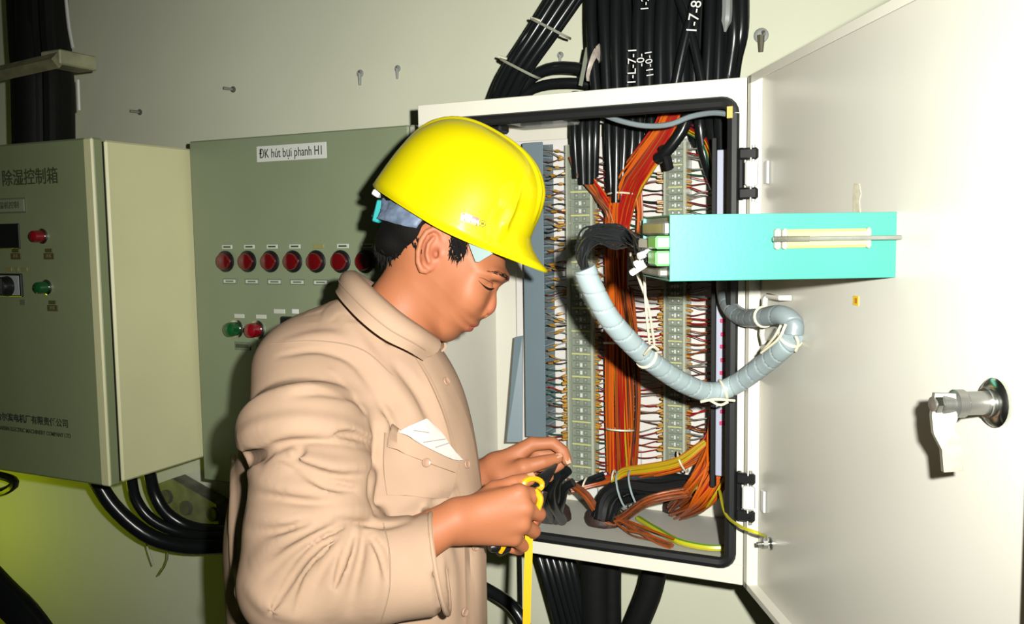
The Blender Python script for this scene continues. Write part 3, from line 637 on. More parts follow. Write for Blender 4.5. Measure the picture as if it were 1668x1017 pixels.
P1 = [atZ(*p) for p in A1]; P2 = [atZ(*p) for p in A2]
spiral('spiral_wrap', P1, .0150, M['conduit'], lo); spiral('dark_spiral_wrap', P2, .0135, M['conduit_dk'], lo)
rear = [dpt(ps-.085, DN-Ln-.010, pz-.006), dpt(ps-.055, DN-Ln-.012, pz-.010)]
for k in range(46):
    j = lambda s: np.array([random.gauss(0, s), random.gauss(0, s), random.gauss(0, s)])
    q = random.random(); ex = random.uniform(-10, 10)
    e1 = rear[0]*q+rear[1]*(1-q)+j(.004)
    up_ = random.uniform(-14, 26)
    P = [atZ(958+random.uniform(-7, 7), 452, 1.20)+j(.002), atZ(949+ex*.7, 415-up_*.2, 1.19)+j(.003), atZ(966+ex*.6, 386-up_*.5, 1.175)+j(.004), atZ(1000+ex*.5, 380-up_*.7+6, 1.16)+j(.004), atZ(1030+random.uniform(-5, 8), 392-up_*.4, 1.14)+j(.004), e1]
    MB().tube(smoothpath(P, 22), .0014, 6).build('black_wire', M['w_blk'], lo, True)
def ring_on(P, i, rad, m='tie'):
    tie_ring(lo, P[i], P[min(i+1, len(P)-1)]-P[i-1], rad-.0008, m, .004)
S_ = smoothpath(P1, 60)
ring_on(S_, 22, .0165); ring_on(S_, 38, .0165); ring_on(S_, 57, .0165)
S2p = smoothpath(P2, 40); ring_on(S2p, 16, .015)
for pl, r in (([(1044, 362, 1.13), (1049, 440, 1.16), (1052, 500, 1.19), (1058, 560, 1.24)], .0018), ([(1026, 412, 1.15), (1042, 458, 1.17), (1056, 500, 1.20), (1066, 562, 1.25)], .0018), ([(1046, 360, 1.12), (1048, 400, 1.13), (1050, 430, 1.14)], .0028)):
    MB().tube(smoothpath([atZ(*p) for p in pl], 14), r, 6).build('tie_string', M['tie'], lo, True)
# tie tails
for pl in ([(1141, 655, 1.36), (1165, 651, 1.355), (1197, 653, 1.36)], [(1152, 650, 1.36), (1172, 660, 1.36), (1186, 655, 1.36)], [(1272, 530, 1.215), (1262, 548, 1.225), (1244, 570, 1.26)], [(1280, 528, 1.21), (1268, 552, 1.22), (1240, 575, 1.26)], [(1050, 578, 1.24), (1062, 565, 1.22), (1072, 570, 1.23)], [(1296, 548, 1.215), (1300, 560, 1.22), (1296, 572, 1.23)]):
    MB().tube(smoothpath([atZ(*p) for p in pl], 8), .0020, 5).build('tie_tail', M['tie'], lo, True)

# ================================================================== cables above and below the enclosure
g = 'black cables entering the enclosure top'
def up_cable(px_top, px_bot, Y, r, label, mid=0, m='cable'):
    P = ptsY([(px_top, -25, Y+.01), ((px_top+px_bot)/2+mid, 60, Y), (px_bot, 165, Y)])
    tag(MB().tube(smoothpath(P, 14), r, 10).build('riser_cable', M[m], None, True), label, 'cable', g); return P
lab = '%s-row black cable of the bunch above the enclosure, %s from the left'
for k, px in enumerate((972, 990, 1006, 1022, 1040, 1058, 1076, 1094, 1112, 1130, 1150, 1168, 1184)):
    up_cable(px+random.uniform(-4, 6)+(px-1080)*.05, px, -.05+random.uniform(-.02, .015), random.uniform(.0100, .0128), lab % ('front', nth(k+1)), random.uniform(-4, 4))
for k, px in enumerate(range(968, 1200, 15)):
    up_cable(px+random.uniform(-8, 8), px+random.uniform(-6, 6), .01+random.uniform(-.01, .02), .0125, lab % ('back', nth(k+1)))
up_cable(1098, 1150, -.075, .008, 'black cable crossing in front of the vertical bunch, slanting right', 3)
up_cable(1140, 1095, -.078, .009, 'black cable crossing in front of the vertical bunch, slanting left', 0)
tag(MB().tube(smoothpath(ptsY([(1208, -25, -.05), (1207, 50, -.05), (1196, 100, -.04), (1188, 165, -.04)]), 14), .0135, 10).build('riser_cable', M['cable'], None, True), 'outermost black cable at the right of the vertical bunch', 'cable', g)
tag(MB().tube(smoothpath(ptsY([(1190, -25, -.06), (1196, 50, -.06), (1190, 105, -.05), (1180, 165, -.04)]), 14), .0115, 10).build('riser_cable', M['cable'], None, True), 'second black cable from the right of the vertical bunch', 'cable', g)
# hand-painted numbers on the cables
ct = thing('cable_markings', 'white hand-painted numbers on the black cables above the enclosure', 'markings', atY(1060, 60, -.09))
for body, px, py, sz, sl in (('1-7-8', 1131, 28, .026, .18), ('1-L-7-1', 1030, 108, .022, .03), ('-0-', 1044, 98, .020, 0), ('11-0-1', 1058, 104, .018, -.08), ('1-2', 1051, 6, .020, .05)):
    v = np.array([sl, 0, 1.]); v /= np.linalg.norm(v); u_ = v; vv = np.cross([0, -1, 0], u_)
    text('painted_number', body, sz, atY(px, py, -.092), M['white'], ct, u_, vv)
# strip of pale conduit among them
tag(MB().tube(smoothpath(ptsY([(1184, -20, -.072), (1184, 20, -.073), (1181, 52, -.07)]), 8), [.009]*6+[.005, .002], 8).build('pale_sleeve', mat('pale_sleeve', (.25, .27, .25), .35), None, True), 'pale grey ribbed sleeve among the cables above the enclosure', 'sleeve')
# diagonal tied bundle
db = thing('diagonal_cable_bundle', 'tied bundle of black cables slanting up from the enclosure top', 'cable bundle', atY(830, 150, -.05))
for k in range(7):
    o_ = (k-3)*7.2
    MB().tube(smoothpath(ptsY([(935+o_*1.15, -25, -.03-.01*(k % 2)), (882+o_, 55, -.04-.012*(k % 2)), (838+o_*.9, 120, -.04-.01*(k % 2)), (815+o_*.8, 168, -.03)]), 14), .0085, 9).build('cable', M['cable'], db, True)
for px, py in ((893, 44), (843, 110)):
    a = atY(px-28, py-14, -.062); b = atY(px+26, py+14, -.062); MB().tube(smoothpath([a+[0, .03, 0], a, (a+b)/2+[0, -.006, 0], b, b+[0, .03, 0]], 12), .0025, 5).build('cable_tie', mat('tie_clear', (.35, .36, .28), .4), db, True)
for px, py in ((884, 34), (830, 96)):
    a = atY(px-4, py, -.06); MB().tube([a, a+np.array([-.016, -.004, .006])], .0025, 5).build('tie_head', M['tie'], db)
cables('branch_cable', ['upper black cable arching behind the enclosure from the diagonal bundle', 'lower black cable arching behind the enclosure from the diagonal bundle'], 'arching cables behind enclosure top',
       [ptsY([(845, 150, 0), (872, 122, 0), (910, 110, 0), (965, 118, .01), (990, 150, .02)]), ptsY([(840, 165, .0), (875, 142, 0), (920, 135, 0), (965, 140, .01), (985, 165, .02)])], [.012, .010])
cl2 = thing('cable_cleat', 'pale metal cleat with a clear plastic tag beside the vertical cables', 'cleat', atY(948, 140, -.04))
a = atY(945, 140, -.05); b = atY(957, 78, -.05)
MB().tube([a, b], .0075, 4, flat=.6).build('cleat_bar', mat('pale_metal', (.42, .46, .36), .4, metal=.4), cl2)
MB().tube(smoothpath(ptsY([(958, 132, -.06), (964, 110, -.065), (972, 88, -.06), (978, 72, -.055)]), 8), [.004, .009, .010, .011, .012, .011, .008, .003], 7, flat=.5).build('plastic_tag', mat('dirty_tag', (.42, .36, .30), .35, noise=.35, nscale=70), cl2, True)
# below
g = 'black cables leaving the enclosure bottom'
lb_ = 'thin black cable in the bunch below the enclosure'
for k, (a, b) in enumerate(((873, 915), (884, 926), (894, 936), (904, 944), (914, 952), (924, 958))):
    tag(MB().tube(smoothpath(ptsY([(a, 890, -.04), (a+(b-a)*.4, 945, -.05), (b, 1040, -.04), (b+8, 1090, -.04)]), 12), .009, 9).build('drop_cable', M['cable'], None, True), lb_+', '+nth(k+1)+' from the left', 'cable', g)
tag(MB().tube(smoothpath(ptsY([(972, 900, -.03), (970, 960, -.03), (974, 1060, -.03)]), 10), .032, 14).build('drop_cable', M['tape'], None, True), 'widest black wrapped cable leaving the enclosure bottom, in the middle', 'cable', g)
tag(MB().tube(smoothpath(ptsY([(998, 900, -.03), (997, 960, -.03), (998, 1060, -.03)]), 10), .018, 12).build('drop_cable', M['tape'], None, True), 'black cable against the right side of the widest wrapped cable', 'cable', g)
tag(MB().tube(smoothpath(ptsY([(1068, 920, -.03), (1058, 965, -.03), (1036, 1020, -.03), (1015, 1070, -.03)]), 12), .024, 12).build('drop_cable', M['tape'], None, True), 'black cable slanting left below the enclosure, rightmost of the drops', 'cable', g)
tag(MB().tube(ptsY([(847, 880, .0), (848, 950, .0), (849, 1060, .0)]), .0035, 7).build('drop_cable', M['cable'], None, True), 'thin straight black line cable behind the yellow strap', 'cable', g)
tag(MB().tube(smoothpath(ptsY([(770, 948, -.02), (806, 968, -.02), (838, 992, -.03), (866, 1040, -.03)]), 12), .013, 10).build('drop_cable', M['cable'], None, True), 'black cable curving out from behind the worker near the bottom edge', 'cable', g)
# ================================================================== sculpting kit: blended shapes -> one continuous surface
def c2w(P): P = np.asarray(P, float); return CAM_LOC+P[..., :1]*CR+P[..., 1:2]*CU+P[..., 2:3]*CF
def w2c(P): d = np.asarray(P, float)-CAM_LOC; return np.stack([d@CR, d@CU, d@CF], -1)
def cp(px, py, z): return np.array([(px-IW/2)/FPX*z, -(py-IH/2)/FPX*z, z])
def cone(a, b, ra, rb): return chain([a, b], [ra, rb])
def ellip(c, r, R):
    c = np.asarray(c, float); r = np.asarray(r, float); R = np.asarray(R, float)
    def f(P):
        q = (P-c)@R; k0 = np.linalg.norm(q/r, axis=1); k1 = np.linalg.norm(q/(r*r), axis=1)+1e-9
        return np.where(k0 < 1e-6, -r.min(), k0*(k0-1)/k1)
    return f
def halfspace(c, n):
    c = np.asarray(c, float); n = np.asarray(n, float); n = n/np.linalg.norm(n)
    return lambda P: -((P-c)@n)                      # inside: where (P-c).n > 0
def chain(pts, rs):
    A = np.array(pts[:-1], float); B = np.array(pts[1:], float)-A; L2 = (B*B).sum(1)+1e-12; AB = (A*B).sum(1); A2 = (A*A).sum(1)
    ra = np.array(rs[:-1], float); dr = np.array(rs[1:], float)-ra
    def f(P):
        pa2 = (P*P).sum(1)[:, None]-2*P@A.T+A2; pb = P@B.T-AB; h = np.clip(pb/L2, 0, 1)
        return (np.sqrt(np.maximum(pa2-2*h*pb+h*h*L2, 0))-(ra+dr*h)).min(1)
    return f
def evals(ops, P, cull=None):
    d = np.full(len(P), 1e3)
    for i, (op, k, f) in enumerate(ops):
        if cull is not None and not cull[i]: continue
        e = f(P)
        if op == 'u':
            h = np.clip(.5+.5*(d-e)/k, 0, 1); d = np.where(d > 900, e, d+(e-d)*h-k*h*(1-h))
        else:
            h = np.clip(.5-.5*(d+e)/k, 0, 1); d = d+(-e-d)*h+k*h*(1-h)
    return d
def sculpt(ops, lo, hi, res, blk=8):
    lo = np.array(lo); n = np.ceil((np.array(hi)-lo)/res/blk).astype(int)*blk
    fld = np.full(n+1, 1., np.float32)
    R = res*blk*.87*1.05
    off = np.stack(np.meshgrid(*[np.arange(blk+1)]*3, indexing='ij'), -1).reshape(-1, 3)
    bi = np.stack(np.meshgrid(*[np.arange(0, k, blk) for k in n], indexing='ij'), -1).reshape(-1, 3)
    ctr = lo+(bi+blk/2)*res
    pd = np.stack([f(ctr) for _, _, f in ops], 1); kk = np.array([k for _, k, _ in ops])
    dc = evals(ops, ctr)
    for b, d0, e in zip(bi, dc, pd):
        x, y, z = b; sl = (slice(x, x+blk+1), slice(y, y+blk+1), slice(z, z+blk+1))
        if abs(d0) > R*1.5+.003: fld[sl] = d0 if abs(d0) > 1e-3 else 1e-3; continue
        fld[sl] = evals(ops, lo+(b+off)*res, e < R*1.25+kk*1.1+.002).reshape(blk+1, blk+1, blk+1)
    S = fld < 0
    c = np.zeros(n, np.int8)
    for i in (0, 1):
        for j in (0, 1):
            for k in (0, 1): c += S[i:n[0]+i, j:n[1]+j, k:n[2]+k]
    A = np.argwhere((c > 0) & (c < 8)); idx = np.full(n, -1, np.int32); idx[tuple(A.T)] = np.arange(len(A))
    acc = np.zeros((len(A), 3)); cnt = np.zeros(len(A))
    cor = [np.array([i, j, k]) for i in (0, 1) for j in (0, 1) for k in (0, 1)]
    for p in cor:
        for ax in range(3):
            if p[ax]: continue
            q = p.copy(); q[ax] = 1
            f0 = fld[tuple((A+p).T)]; f1 = fld[tuple((A+q).T)]; m = (f0 < 0) != (f1 < 0)
            t = np.where(m, f0/(f0-f1+1e-20), 0)[:, None]
            acc += np.where(m[:, None], p+(q-p)*t, 0); cnt += m
    V = lo+(A+acc/np.maximum(cnt, 1)[:, None])*res
    F = []
    for ax in range(3):
        u, v = (ax+1) % 3, (ax+2) % 3
        s0 = [slice(1, n[i]) for i in range(3)]; s0[ax] = slice(0, n[ax]); s1 = list(s0); s1[ax] = slice(1, n[ax]+1)
        a, b = S[tuple(s0)], S[tuple(s1)]; E = np.argwhere(a != b); o = np.array([1, 1, 1]); o[ax] = 0; E = E+o
        inside0 = S[tuple(E.T)]
        def ci(du, dv):
            Q = E.copy(); Q[:, u] -= du; Q[:, v] -= dv; return idx[tuple(Q.T)]
        q = np.stack([ci(1, 1), ci(0, 1), ci(0, 0), ci(1, 0)], 1)
        q[~inside0] = q[~inside0][:, ::-1]; F.append(q)
    F = np.concatenate(F); F = F[(F >= 0).all(1)]
    return V, F
def surf_obj(name, V, F, m, parent=None, iters=1, lam=.5, attr=None):
    V = V.copy()
    ed = np.concatenate([F[:, [0, 1]], F[:, [1, 2]], F[:, [2, 3]], F[:, [3, 0]]])
    for _ in range(iters):
        s = np.zeros_like(V); k = np.zeros(len(V))
        for a, b in ((0, 1), (1, 0)):
            for x in range(3): s[:, x] += np.bincount(ed[:, a], V[ed[:, b], x], len(V))
            k += np.bincount(ed[:, a], minlength=len(V))
        V += lam*(s/np.maximum(k, 1)[:, None]-V)
    me = bpy.data.meshes.new(name); W_ = c2w(V)
    me.vertices.add(len(V)); me.vertices.foreach_set('co', W_.ravel())
    me.loops.add(F.size); me.loops.foreach_set('vertex_index', F.ravel().astype(np.int32))
    me.polygons.add(len(F)); me.polygons.foreach_set('loop_start', np.arange(0, F.size, 4, dtype=np.int32))
    me.update(calc_edges=True); me.validate(); me.polygons.foreach_set('use_smooth', [True]*len(me.polygons)); me.materials.append(m)
    if attr is not None:
        ca = me.color_attributes.new('tint', 'FLOAT_COLOR', 'POINT'); ca.data.foreach_set('color', attr(V).astype(np.float32).ravel())
    return link(name, me, parent)

def onjacket(pxy, fn):
    P2 = np.array(pxy, float); D = np.stack([(P2[:, 0]-IW/2)/FPX, -(P2[:, 1]-IH/2)/FPX, np.ones(len(P2))], 1); L = np.linalg.norm(D, axis=1)
    t = np.full(len(P2), .95)
    for _ in range(36): t = t+np.clip(evals(fn, D*t[:, None]), -.02, .05)/L*.8
    return D*t[:, None]

# ================================================================== the worker
PSI = math.radians(9); Z0 = 1.36; SP = Z0/FPX                       # SP: metres per photo pixel at the head
sP, cP = math.sin(PSI), math.cos(PSI)
def Hp(px, py, c=0): return cp(px, py, Z0-SP*(c*cP+(px-715+c*sP)*sP))
HX = np.array([cP, 0, -sP]); HS = np.array([-sP, 0, -cP]); HD = np.array([0, -1., 0])
def hfr(ang):
    a = math.radians(ang); return np.stack([math.cos(a)*HX+math.sin(a)*HD, -math.sin(a)*HX+math.cos(a)*HD, HS], 1)
def hell(px, py, c, r1, r2, r3, ang=0): return ellip(Hp(px, py, c), np.array([r1, r2, r3])*SP, hfr(ang))
def hmirror(*a):
    px, py, c, *r = a; p = Hp(px, py, c)+2*c*SP*cP*np.array([0, 0, 1.])*0 ; q = Hp(px+2*c*sP, py, -c); return ellip(q, np.array(r[:3])*SP, hfr(r[3] if len(r) > 3 else 0))
HO = Hp(715, 420, 0)
def hloc(P):                                                        # camera metres -> profile pixels (a,b) and side c
    d = (P-HO)/SP; return np.stack([715+d@HX, 420+d@HD], 1), d@HS
def profile_body(poly, W, T, n=90):
    Q = smoothpath(list(poly)+[poly[0]], n)[:-1]; Q = np.array(Q)
    def f(P):
        p, c = hloc(P); best = np.full(len(p), 1e9); ins = np.zeros(len(p), bool)
        for i in range(len(Q)):
            a, b = Q[i-1], Q[i]; e = b-a; w_ = p-a; h = np.clip((w_@e)/(e@e+1e-9), 0, 1); dd_ = w_-h[:, None]*e
            best = np.minimum(best, (dd_*dd_).sum(1))
            cr = (a[1] > p[:, 1]) != (b[1] > p[:, 1]); xs = a[0]+(p[:, 1]-a[1])/(b[1]-a[1]+1e-12)*e[0]
            ins ^= cr & (p[:, 0] < xs)
        t = np.sqrt(best)*np.where(ins, 1, -1)
        w_ = W(p) if callable(W) else W; tt = T(p) if callable(T) else T
        x = np.maximum((tt-t)/tt, 0); g = x*x+(c/w_)**2-1; gr = 2*np.sqrt((x/tt)**2+(c/w_**2)**2)+1e-4
        return np.clip(g/gr, -60, 200)*SP
    return f
fx = np.array([-.70, .714])
def facew(p):
    u = (p-np.array([826, 455]))@fx; return np.interp(u, [-60, 0, 40, 75, 105, 130, 150], [70, 69, 66, 62, 54, 44, 34])
def facet(p):
    u = (p-np.array([826, 455]))@fx; return np.interp(u, [-40, 10, 60, 100, 150], [50, 36, 38, 38, 30])
FACE = [(770, 352), (806, 405), (820, 434), (827, 451), (821, 462), (810, 472), (803, 488), (797, 503), (790, 517), (782, 523), (779.5, 528), (776, 531.5), (770, 532), (769.5, 536), (765, 539), (755, 541), (749, 546), (741, 553), (728, 557.5), (712, 553), (694, 540), (672, 515), (655, 470), (650, 420), (662, 375), (710, 345)]
NOSE = [(813, 466), (810, 476), (810.5, 488), (809.5, 500), (806, 508), (799, 514), (790, 518), (778, 512), (780, 495), (792, 478), (802, 464)]
Z_R, Z_L = 1.255, 1.46                                              # right and left hand depth
def finger(pts, r0, r1):
    return chain([cp(*p) for p in pts], np.linspace(r0, r1, len(pts)))
ops = [
    ('u', .001, profile_body(FACE, facew, facet)),
    ('u', 16*SP, hell(728, 390, 0, 100, 96, 74, 32)),
    ('u', 5*SP, profile_body(NOSE, lambda p: np.interp(p[:, 1], [464, 490, 505, 516], [8.5, 10.5, 14.5, 16]), 10.)),
    ('u', 22*SP, hell(762, 476, 44, 26, 20, 19, 50)), ('u', 22*SP, hmirror(762, 476, 44, 26, 20, 19, 50)),
    ('u', 10*SP, hell(810, 448, 26, 12, 8, 22, 40)), ('u', 10*SP, hmirror(810, 448, 26, 12, 8, 22, 40)),
    ('s', 9*SP, hell(806, 467, 31, 11, 6.5, 16, 45)), ('s', 9*SP, hmirror(806, 467, 31, 11, 6.5, 16, 45)),
    ('u', 4*SP, hell(791, 464, 33, 13, 10, 14, 45)), ('u', 4*SP, hmirror(791, 464, 33, 13, 10, 14, 45)),
    ('u', 4*SP, hell(786, 507, 13, 9, 7.5, 6.5, 60)), ('u', 4*SP, hmirror(786, 507, 13, 9, 7.5, 6.5, 60)),
    ('s', 2.5*SP, hell(792, 514, 8, 4, 2.6, 3.4, 30)), ('s', 2.5*SP, hmirror(792, 514, 8, 4, 2.6, 3.4, 30)),
    ('u', 6*SP, hell(769, 527.5, 0, 9, 3.6, 20, 12)), ('u', 6*SP, hell(761, 534.5, 0, 8.5, 4.4, 18, 22)),
    ('s', 2.5*SP, chain([Hp(775, 531, 0), Hp(766, 530.5, 12), Hp(752, 529, 22), Hp(744, 529, 26)], np.array([1.8, 1.8, 1.5, .8])*SP)),
    ('u', 22*SP, cone(Hp(684, 452, 0), Hp(628, 548, 0), 52*SP, 66*SP)),
    # near ear
    ('u', 4*SP, hell(703, 409, 70, 16, 33, 7, 12)), ('u', 5*SP, hell(706, 408, 64, 14, 26, 10, 12)),
    ('u', 2.5*SP, chain([Hp(721, 392, 73), Hp(718, 379, 76), Hp(708, 372, 79), Hp(695, 378, 82), Hp(686, 392, 83), Hp(681, 410, 82), Hp(681, 427, 79), Hp(687, 440, 76), Hp(694, 442, 73)], np.array([4, 4.3, 4.5, 4.5, 4.5, 4.3, 4.5, 5.5, 5])*SP)),
    ('u', 2.5*SP, chain([Hp(707, 387, 78), Hp(698, 398, 80), Hp(695, 414, 79), Hp(699, 427, 77)], np.array([3, 3.6, 3.6, 3.4])*SP)),
    ('s', 3*SP, hell(708, 412, 82, 7.5, 11, 12, 10)), ('u', 3*SP, hell(719, 413, 71, 4.5, 7, 5, 0)), ('s', 2*SP, hell(709, 414, 74, 4.5, 6.5, 9, 0)),
    # far ear
    ('u', 5*SP, hmirror(703, 409, 70, 16, 33, 8, 12)), ('u', 3*SP, hmirror(692, 405, 76, 6, 30, 6, 12)),
    # torso and arms under the jacket
    ('u', .05, cone(cp(606, 610, 1.39), cp(595, 760, 1.41), .064, .10)), ('u', .05, cone(cp(595, 760, 1.41), cp(585, 1080, 1.42), .10, .12)),
    ('u', .04, cone(cp(500, 640, 1.275), cp(478, 940, 1.19), .05, .042)), ('u', .03, cone(cp(478, 940, 1.19), cp(640, 904, 1.212), .042, .036)),
    ('u', .03, cone(cp(640, 904, 1.212), cp(738, 848, 1.235), .036, .0275)),
    ('u', .04, cone(cp(660, 640, 1.49), cp(690, 850, 1.53), .045, .04)), ('u', .03, cone(cp(690, 850, 1.53), cp(752, 797, 1.485), .04, .031)),
    ('u', .03, cone(cp(752, 797, 1.485), cp(806, 766, 1.455), .031, .0265)),
]
# right hand closed on the tool
RM = [(846, 803, 1.252), (855, 828, 1.248), (850, 854, 1.250), (836, 876, 1.257)]
for i, m_ in enumerate(RM): ops.append(('u', .014, cone(cp(752, 836+i*9, 1.238+.004*abs(i-1)), cp(*m_), .0205, .0125)))
ops.append(('u', .015, cone(cp(765, 845, 1.25), cp(835, 840, 1.272), .022, .016)))
RF = [[RM[0], (872, 808, 1.276), (866, 822, 1.300), (848, 824, 1.306)], [RM[1], (878, 838, 1.274), (870, 850, 1.300), (850, 850, 1.306)],
      [RM[2], (870, 866, 1.276), (862, 874, 1.300), (844, 874, 1.304)], [RM[3], (852, 890, 1.280), (846, 896, 1.298), (830, 893, 1.302)]]
RB = [(770, 832, 1.262), (806, 800, 1.272), (838, 787, 1.274), (862, 781, 1.284)]
ops.append(('u', .014, finger(RB[:2], .017, .0140))); ops.append(('u', .006, finger(RB[1:], .0130, .0095)))
for i, q in enumerate(RF): ops.append(('u', .004, finger(q, .0118-.0006*i, .0092-.0006*i)))
# left hand pinching the cable end
LM = [(866, 724, 1.452), (868, 740, 1.476), (862, 757, 1.490), (852, 772, 1.496)]
for i, m_ in enumerate(LM): ops.append(('u', .014, cone(cp(812, 758+i*5, 1.452+.008*i), cp(*m_), .0190, .0118)))
LF = [[LM[0], (900, 722, 1.450), (917, 735, 1.448), (923, 750, 1.446)], [LM[1], (902, 740, 1.474), (912, 757, 1.466), (902, 764, 1.462)],
      [LM[2], (892, 762, 1.488), (894, 778, 1.474), (878, 778, 1.466)], [LM[3], (876, 780, 1.492), (876, 791, 1.480), (862, 788, 1.472)]]
LT = [(820, 775, 1.434), (852, 762, 1.424), (884, 753, 1.426), (908, 747, 1.436)]
ops.append(('u', .014, finger(LT[:2], .0165, .0138))); ops.append(('u', .006, finger(LT[1:], .0130, .0088)))
for i, q in enumerate(LF): ops.append(('u', .004, finger(q, .0110-.0006*i, .0086-.0006*i)))

# skin material with painted lips / warmth
skin = bpy.data.materials.new('skin'); skin.use_nodes = True
nt = skin.node_tree; b_ = nt.nodes['Principled BSDF']
va = nt.nodes.new('ShaderNodeVertexColor'); va.layer_name = 'tint'; nt.links.new(va.outputs['Color'], b_.inputs['Base Color'])
b_.inputs['Roughness'].default_value = .55; b_.inputs['Specular IOR Level'].default_value = .25; b_.inputs['Subsurface Weight'].default_value = .12; b_.inputs['Subsurface Radius'].default_value = (.010, .004, .002); b_.inputs['Subsurface Scale'].default_value = .6
tcn = nt.nodes.new('ShaderNodeTexCoord'); nz = nt.nodes.new('ShaderNodeTexNoise'); nz.inputs['Scale'].default_value = 260; nz.inputs['Detail'].default_value = 3
bpn = nt.nodes.new('ShaderNodeBump'); bpn.inputs['Strength'].default_value = .12; bpn.inputs['Distance'].default_value = .001
nt.links.new(tcn.outputs['Object'], nz.inputs['Vector']); nt.links.new(nz.outputs['Fac'], bpn.inputs['Height']); nt.links.new(bpn.outputs['Normal'], b_.inputs['Normal'])
def skin_tint(V):
    base = np.tile(np.array([.435, .155, .068, 1.]), (len(V), 1))
    def blend(f, col, wd, amt=1.):
        k = np.clip(1-f(V)/wd, 0, 1)[:, None]*amt; base[:, :3] = base[:, :3]*(1-k)+np.array(col)*k
    lip = lambda P: np.minimum(hell(771, 528.5, 0, 9, 3.2, 24, 12)(P), hell(763, 534.5, 0, 8.5, 4, 19, 22)(P))
    blend(lip, (.36, .075, .06), .0022, .75)
    blend(hell(806, 505, 0, 10, 10, 18, 0), (.47, .145, .08), .008, .6)
    blend(hell(703, 405, 74, 18, 34, 12, 12), (.47, .155, .082), .006, .7)
    blend(hell(750, 552, 0, 26, 8, 30, 0), (.24, .115, .06), .010, .45)      # stubble
    blend(hell(781, 522, 0, 9, 4, 20, 20), (.26, .12, .06), .005, .5)
    for q in RF+[RB]: blend(lambda P, q=q: np.linalg.norm(P-cp(*q[1]), axis=1)-.006, (.42, .12, .06), .012, .6)
    base[:, :3] *= KA
    return base
lo_ = np.minimum.reduce([cp(440, 1060, 1.15), cp(560, 1060, 1.6)])-.06
V, F = sculpt(ops, (-.42, -.56, 1.12), (.12, .20, 1.60), .0023)
person = thing('person', 'worker in yellow hard hat and beige work jacket bending over the enclosure', 'person', (0, 0, 0))
root_c = c2w(cp(585, 1080, 1.40)); person.location = (root_c[0], root_c[1], -1.2)
body = surf_obj('body', V, F, skin, person, 1, .4, skin_tint)

# ------------------------------------------------------------------ face details, hair
hairm = mat('black_hair', (.005, .0045, .004), .75, bump=.3, bscale=300, spec=.08)
def hline(name, pts, r, m, par, n=14, sides=6, flat=1.): return MB().tube(c2w(smoothpath([Hp(*p) for p in pts], n)), np.interp(np.linspace(0, 1, n), np.linspace(0, 1, len(r)), r)*SP if np.ndim(r) else r*SP, sides, flat=flat).build(name, m, par, True)
HOPS = ops[:32]
def onface(pts, lift): Q = onjacket(pts, HOPS); return Q*(1-lift*SP/Q[:, 2:3])
def fline(name, pts, r, m, par, lift=.3, n=12, sides=6):
    Q = smoothpath(onface(smoothpath(np.array(pts, float), 8), lift), n)
    return MB().tube(c2w(Q), np.interp(np.linspace(0, 1, n), np.linspace(0, 1, len(r)), r)*SP, sides).build(name, m, par, True)
lash = mat('lash', (.015, .01, .008), .6, spec=.1)
fline('eyelashes', [(779, 457), (785, 463), (792, 469), (799, 471.5), (805, 470)], [.2, .6, 1.7, 2.1, .6], lash, body, .2)
fline('eye_crease', [(780, 452), (788, 454), (797, 459), (804, 463)], [.3, .8, .8, .3], mat('crease', (.16, .05, .025), .7), body, .0)
EB = []
for k in range(52):
    t = random.random()**.7; a = np.array([793, 443])*(1-t)+np.array([825, 452])*t
    a = a+np.array([random.uniform(-2, 2), random.uniform(-1.6-2.4*t, 1.6+2.4*t)]); a[1] -= 3*math.sin(math.pi*t)
    EB.append([(a[0], a[1]), (a[0]+3, a[1]+.3+t), (a[0]+7-3*t, a[1]+2+t*2)])
EP = onface(np.array(EB).reshape(-1, 2), .5).reshape(-1, 3, 3)
for q in EP: MB().tube(c2w(smoothpath(q, 4)), np.array([.4, .5, .4, .15])*SP, 3).build('eyebrow_hair', lash, body, True)
hops = [
    ('u', .001, hell(684, 374, 0, 62, 62, 78, 25)), ('u', 14*SP, hell(652, 402, 0, 40, 30, 66, 20)),
    ('u', 8*SP, hell(745, 396, 66, 15, 34, 8, -16)), ('u', 8*SP, hmirror(745, 396, 66, 15, 34, 8, -16)),
    ('u', 10*SP, hell(700, 345, 0, 100, 40, 79, 32)),
    ('u', 8*SP, hell(728, 378, 62, 34, 16, 13, 22)), ('u', 8*SP, hmirror(728, 378, 62, 34, 16, 13, 22)),
    ('s', 5*SP, hell(707, 422, 84, 17, 44, 26, 10)), ('s', 5*SP, hmirror(707, 422, 84, 17, 44, 26, 10)),
    ('s', 6*SP, hell(800, 450, 0, 56, 60, 120, 35)),
]
V, F = sculpt(hops, np.minimum(Hp(560, 480, 0), 9)-[0, 0, .12], Hp(860, 250, 0)+[0, 0, .14], .0028)
hair = surf_obj('hair', V, F, hairm, body, 1, .4)
for k in range(130):                                        # loose strands along nape and behind the ear
    t = random.random(); a = np.array([612, 408])*(1-t)+np.array([686, 396])*t; a[1] += 10*math.sin(t*7)
    c = 30+42*math.sin(min(1, t*1.1)*1.5)
    if random.random() < .35: c *= random.uniform(-.2, .8); a = np.array([614+random.uniform(-3, 10), 404])
    p0 = (a[0]+random.uniform(-3, 3), a[1]+random.uniform(-12, 6), c); ln = random.uniform(10, 26)*(1-.3*t); dx = random.uniform(-7, 3)+8*t
    hline('hair_strand', [p0, (p0[0]+dx*.4, p0[1]+ln*.55, c+1), (p0[0]+dx, p0[1]+ln, c-5)], [2.0, 1.4, .2], hairm, hair, 5, 4)
SB = []
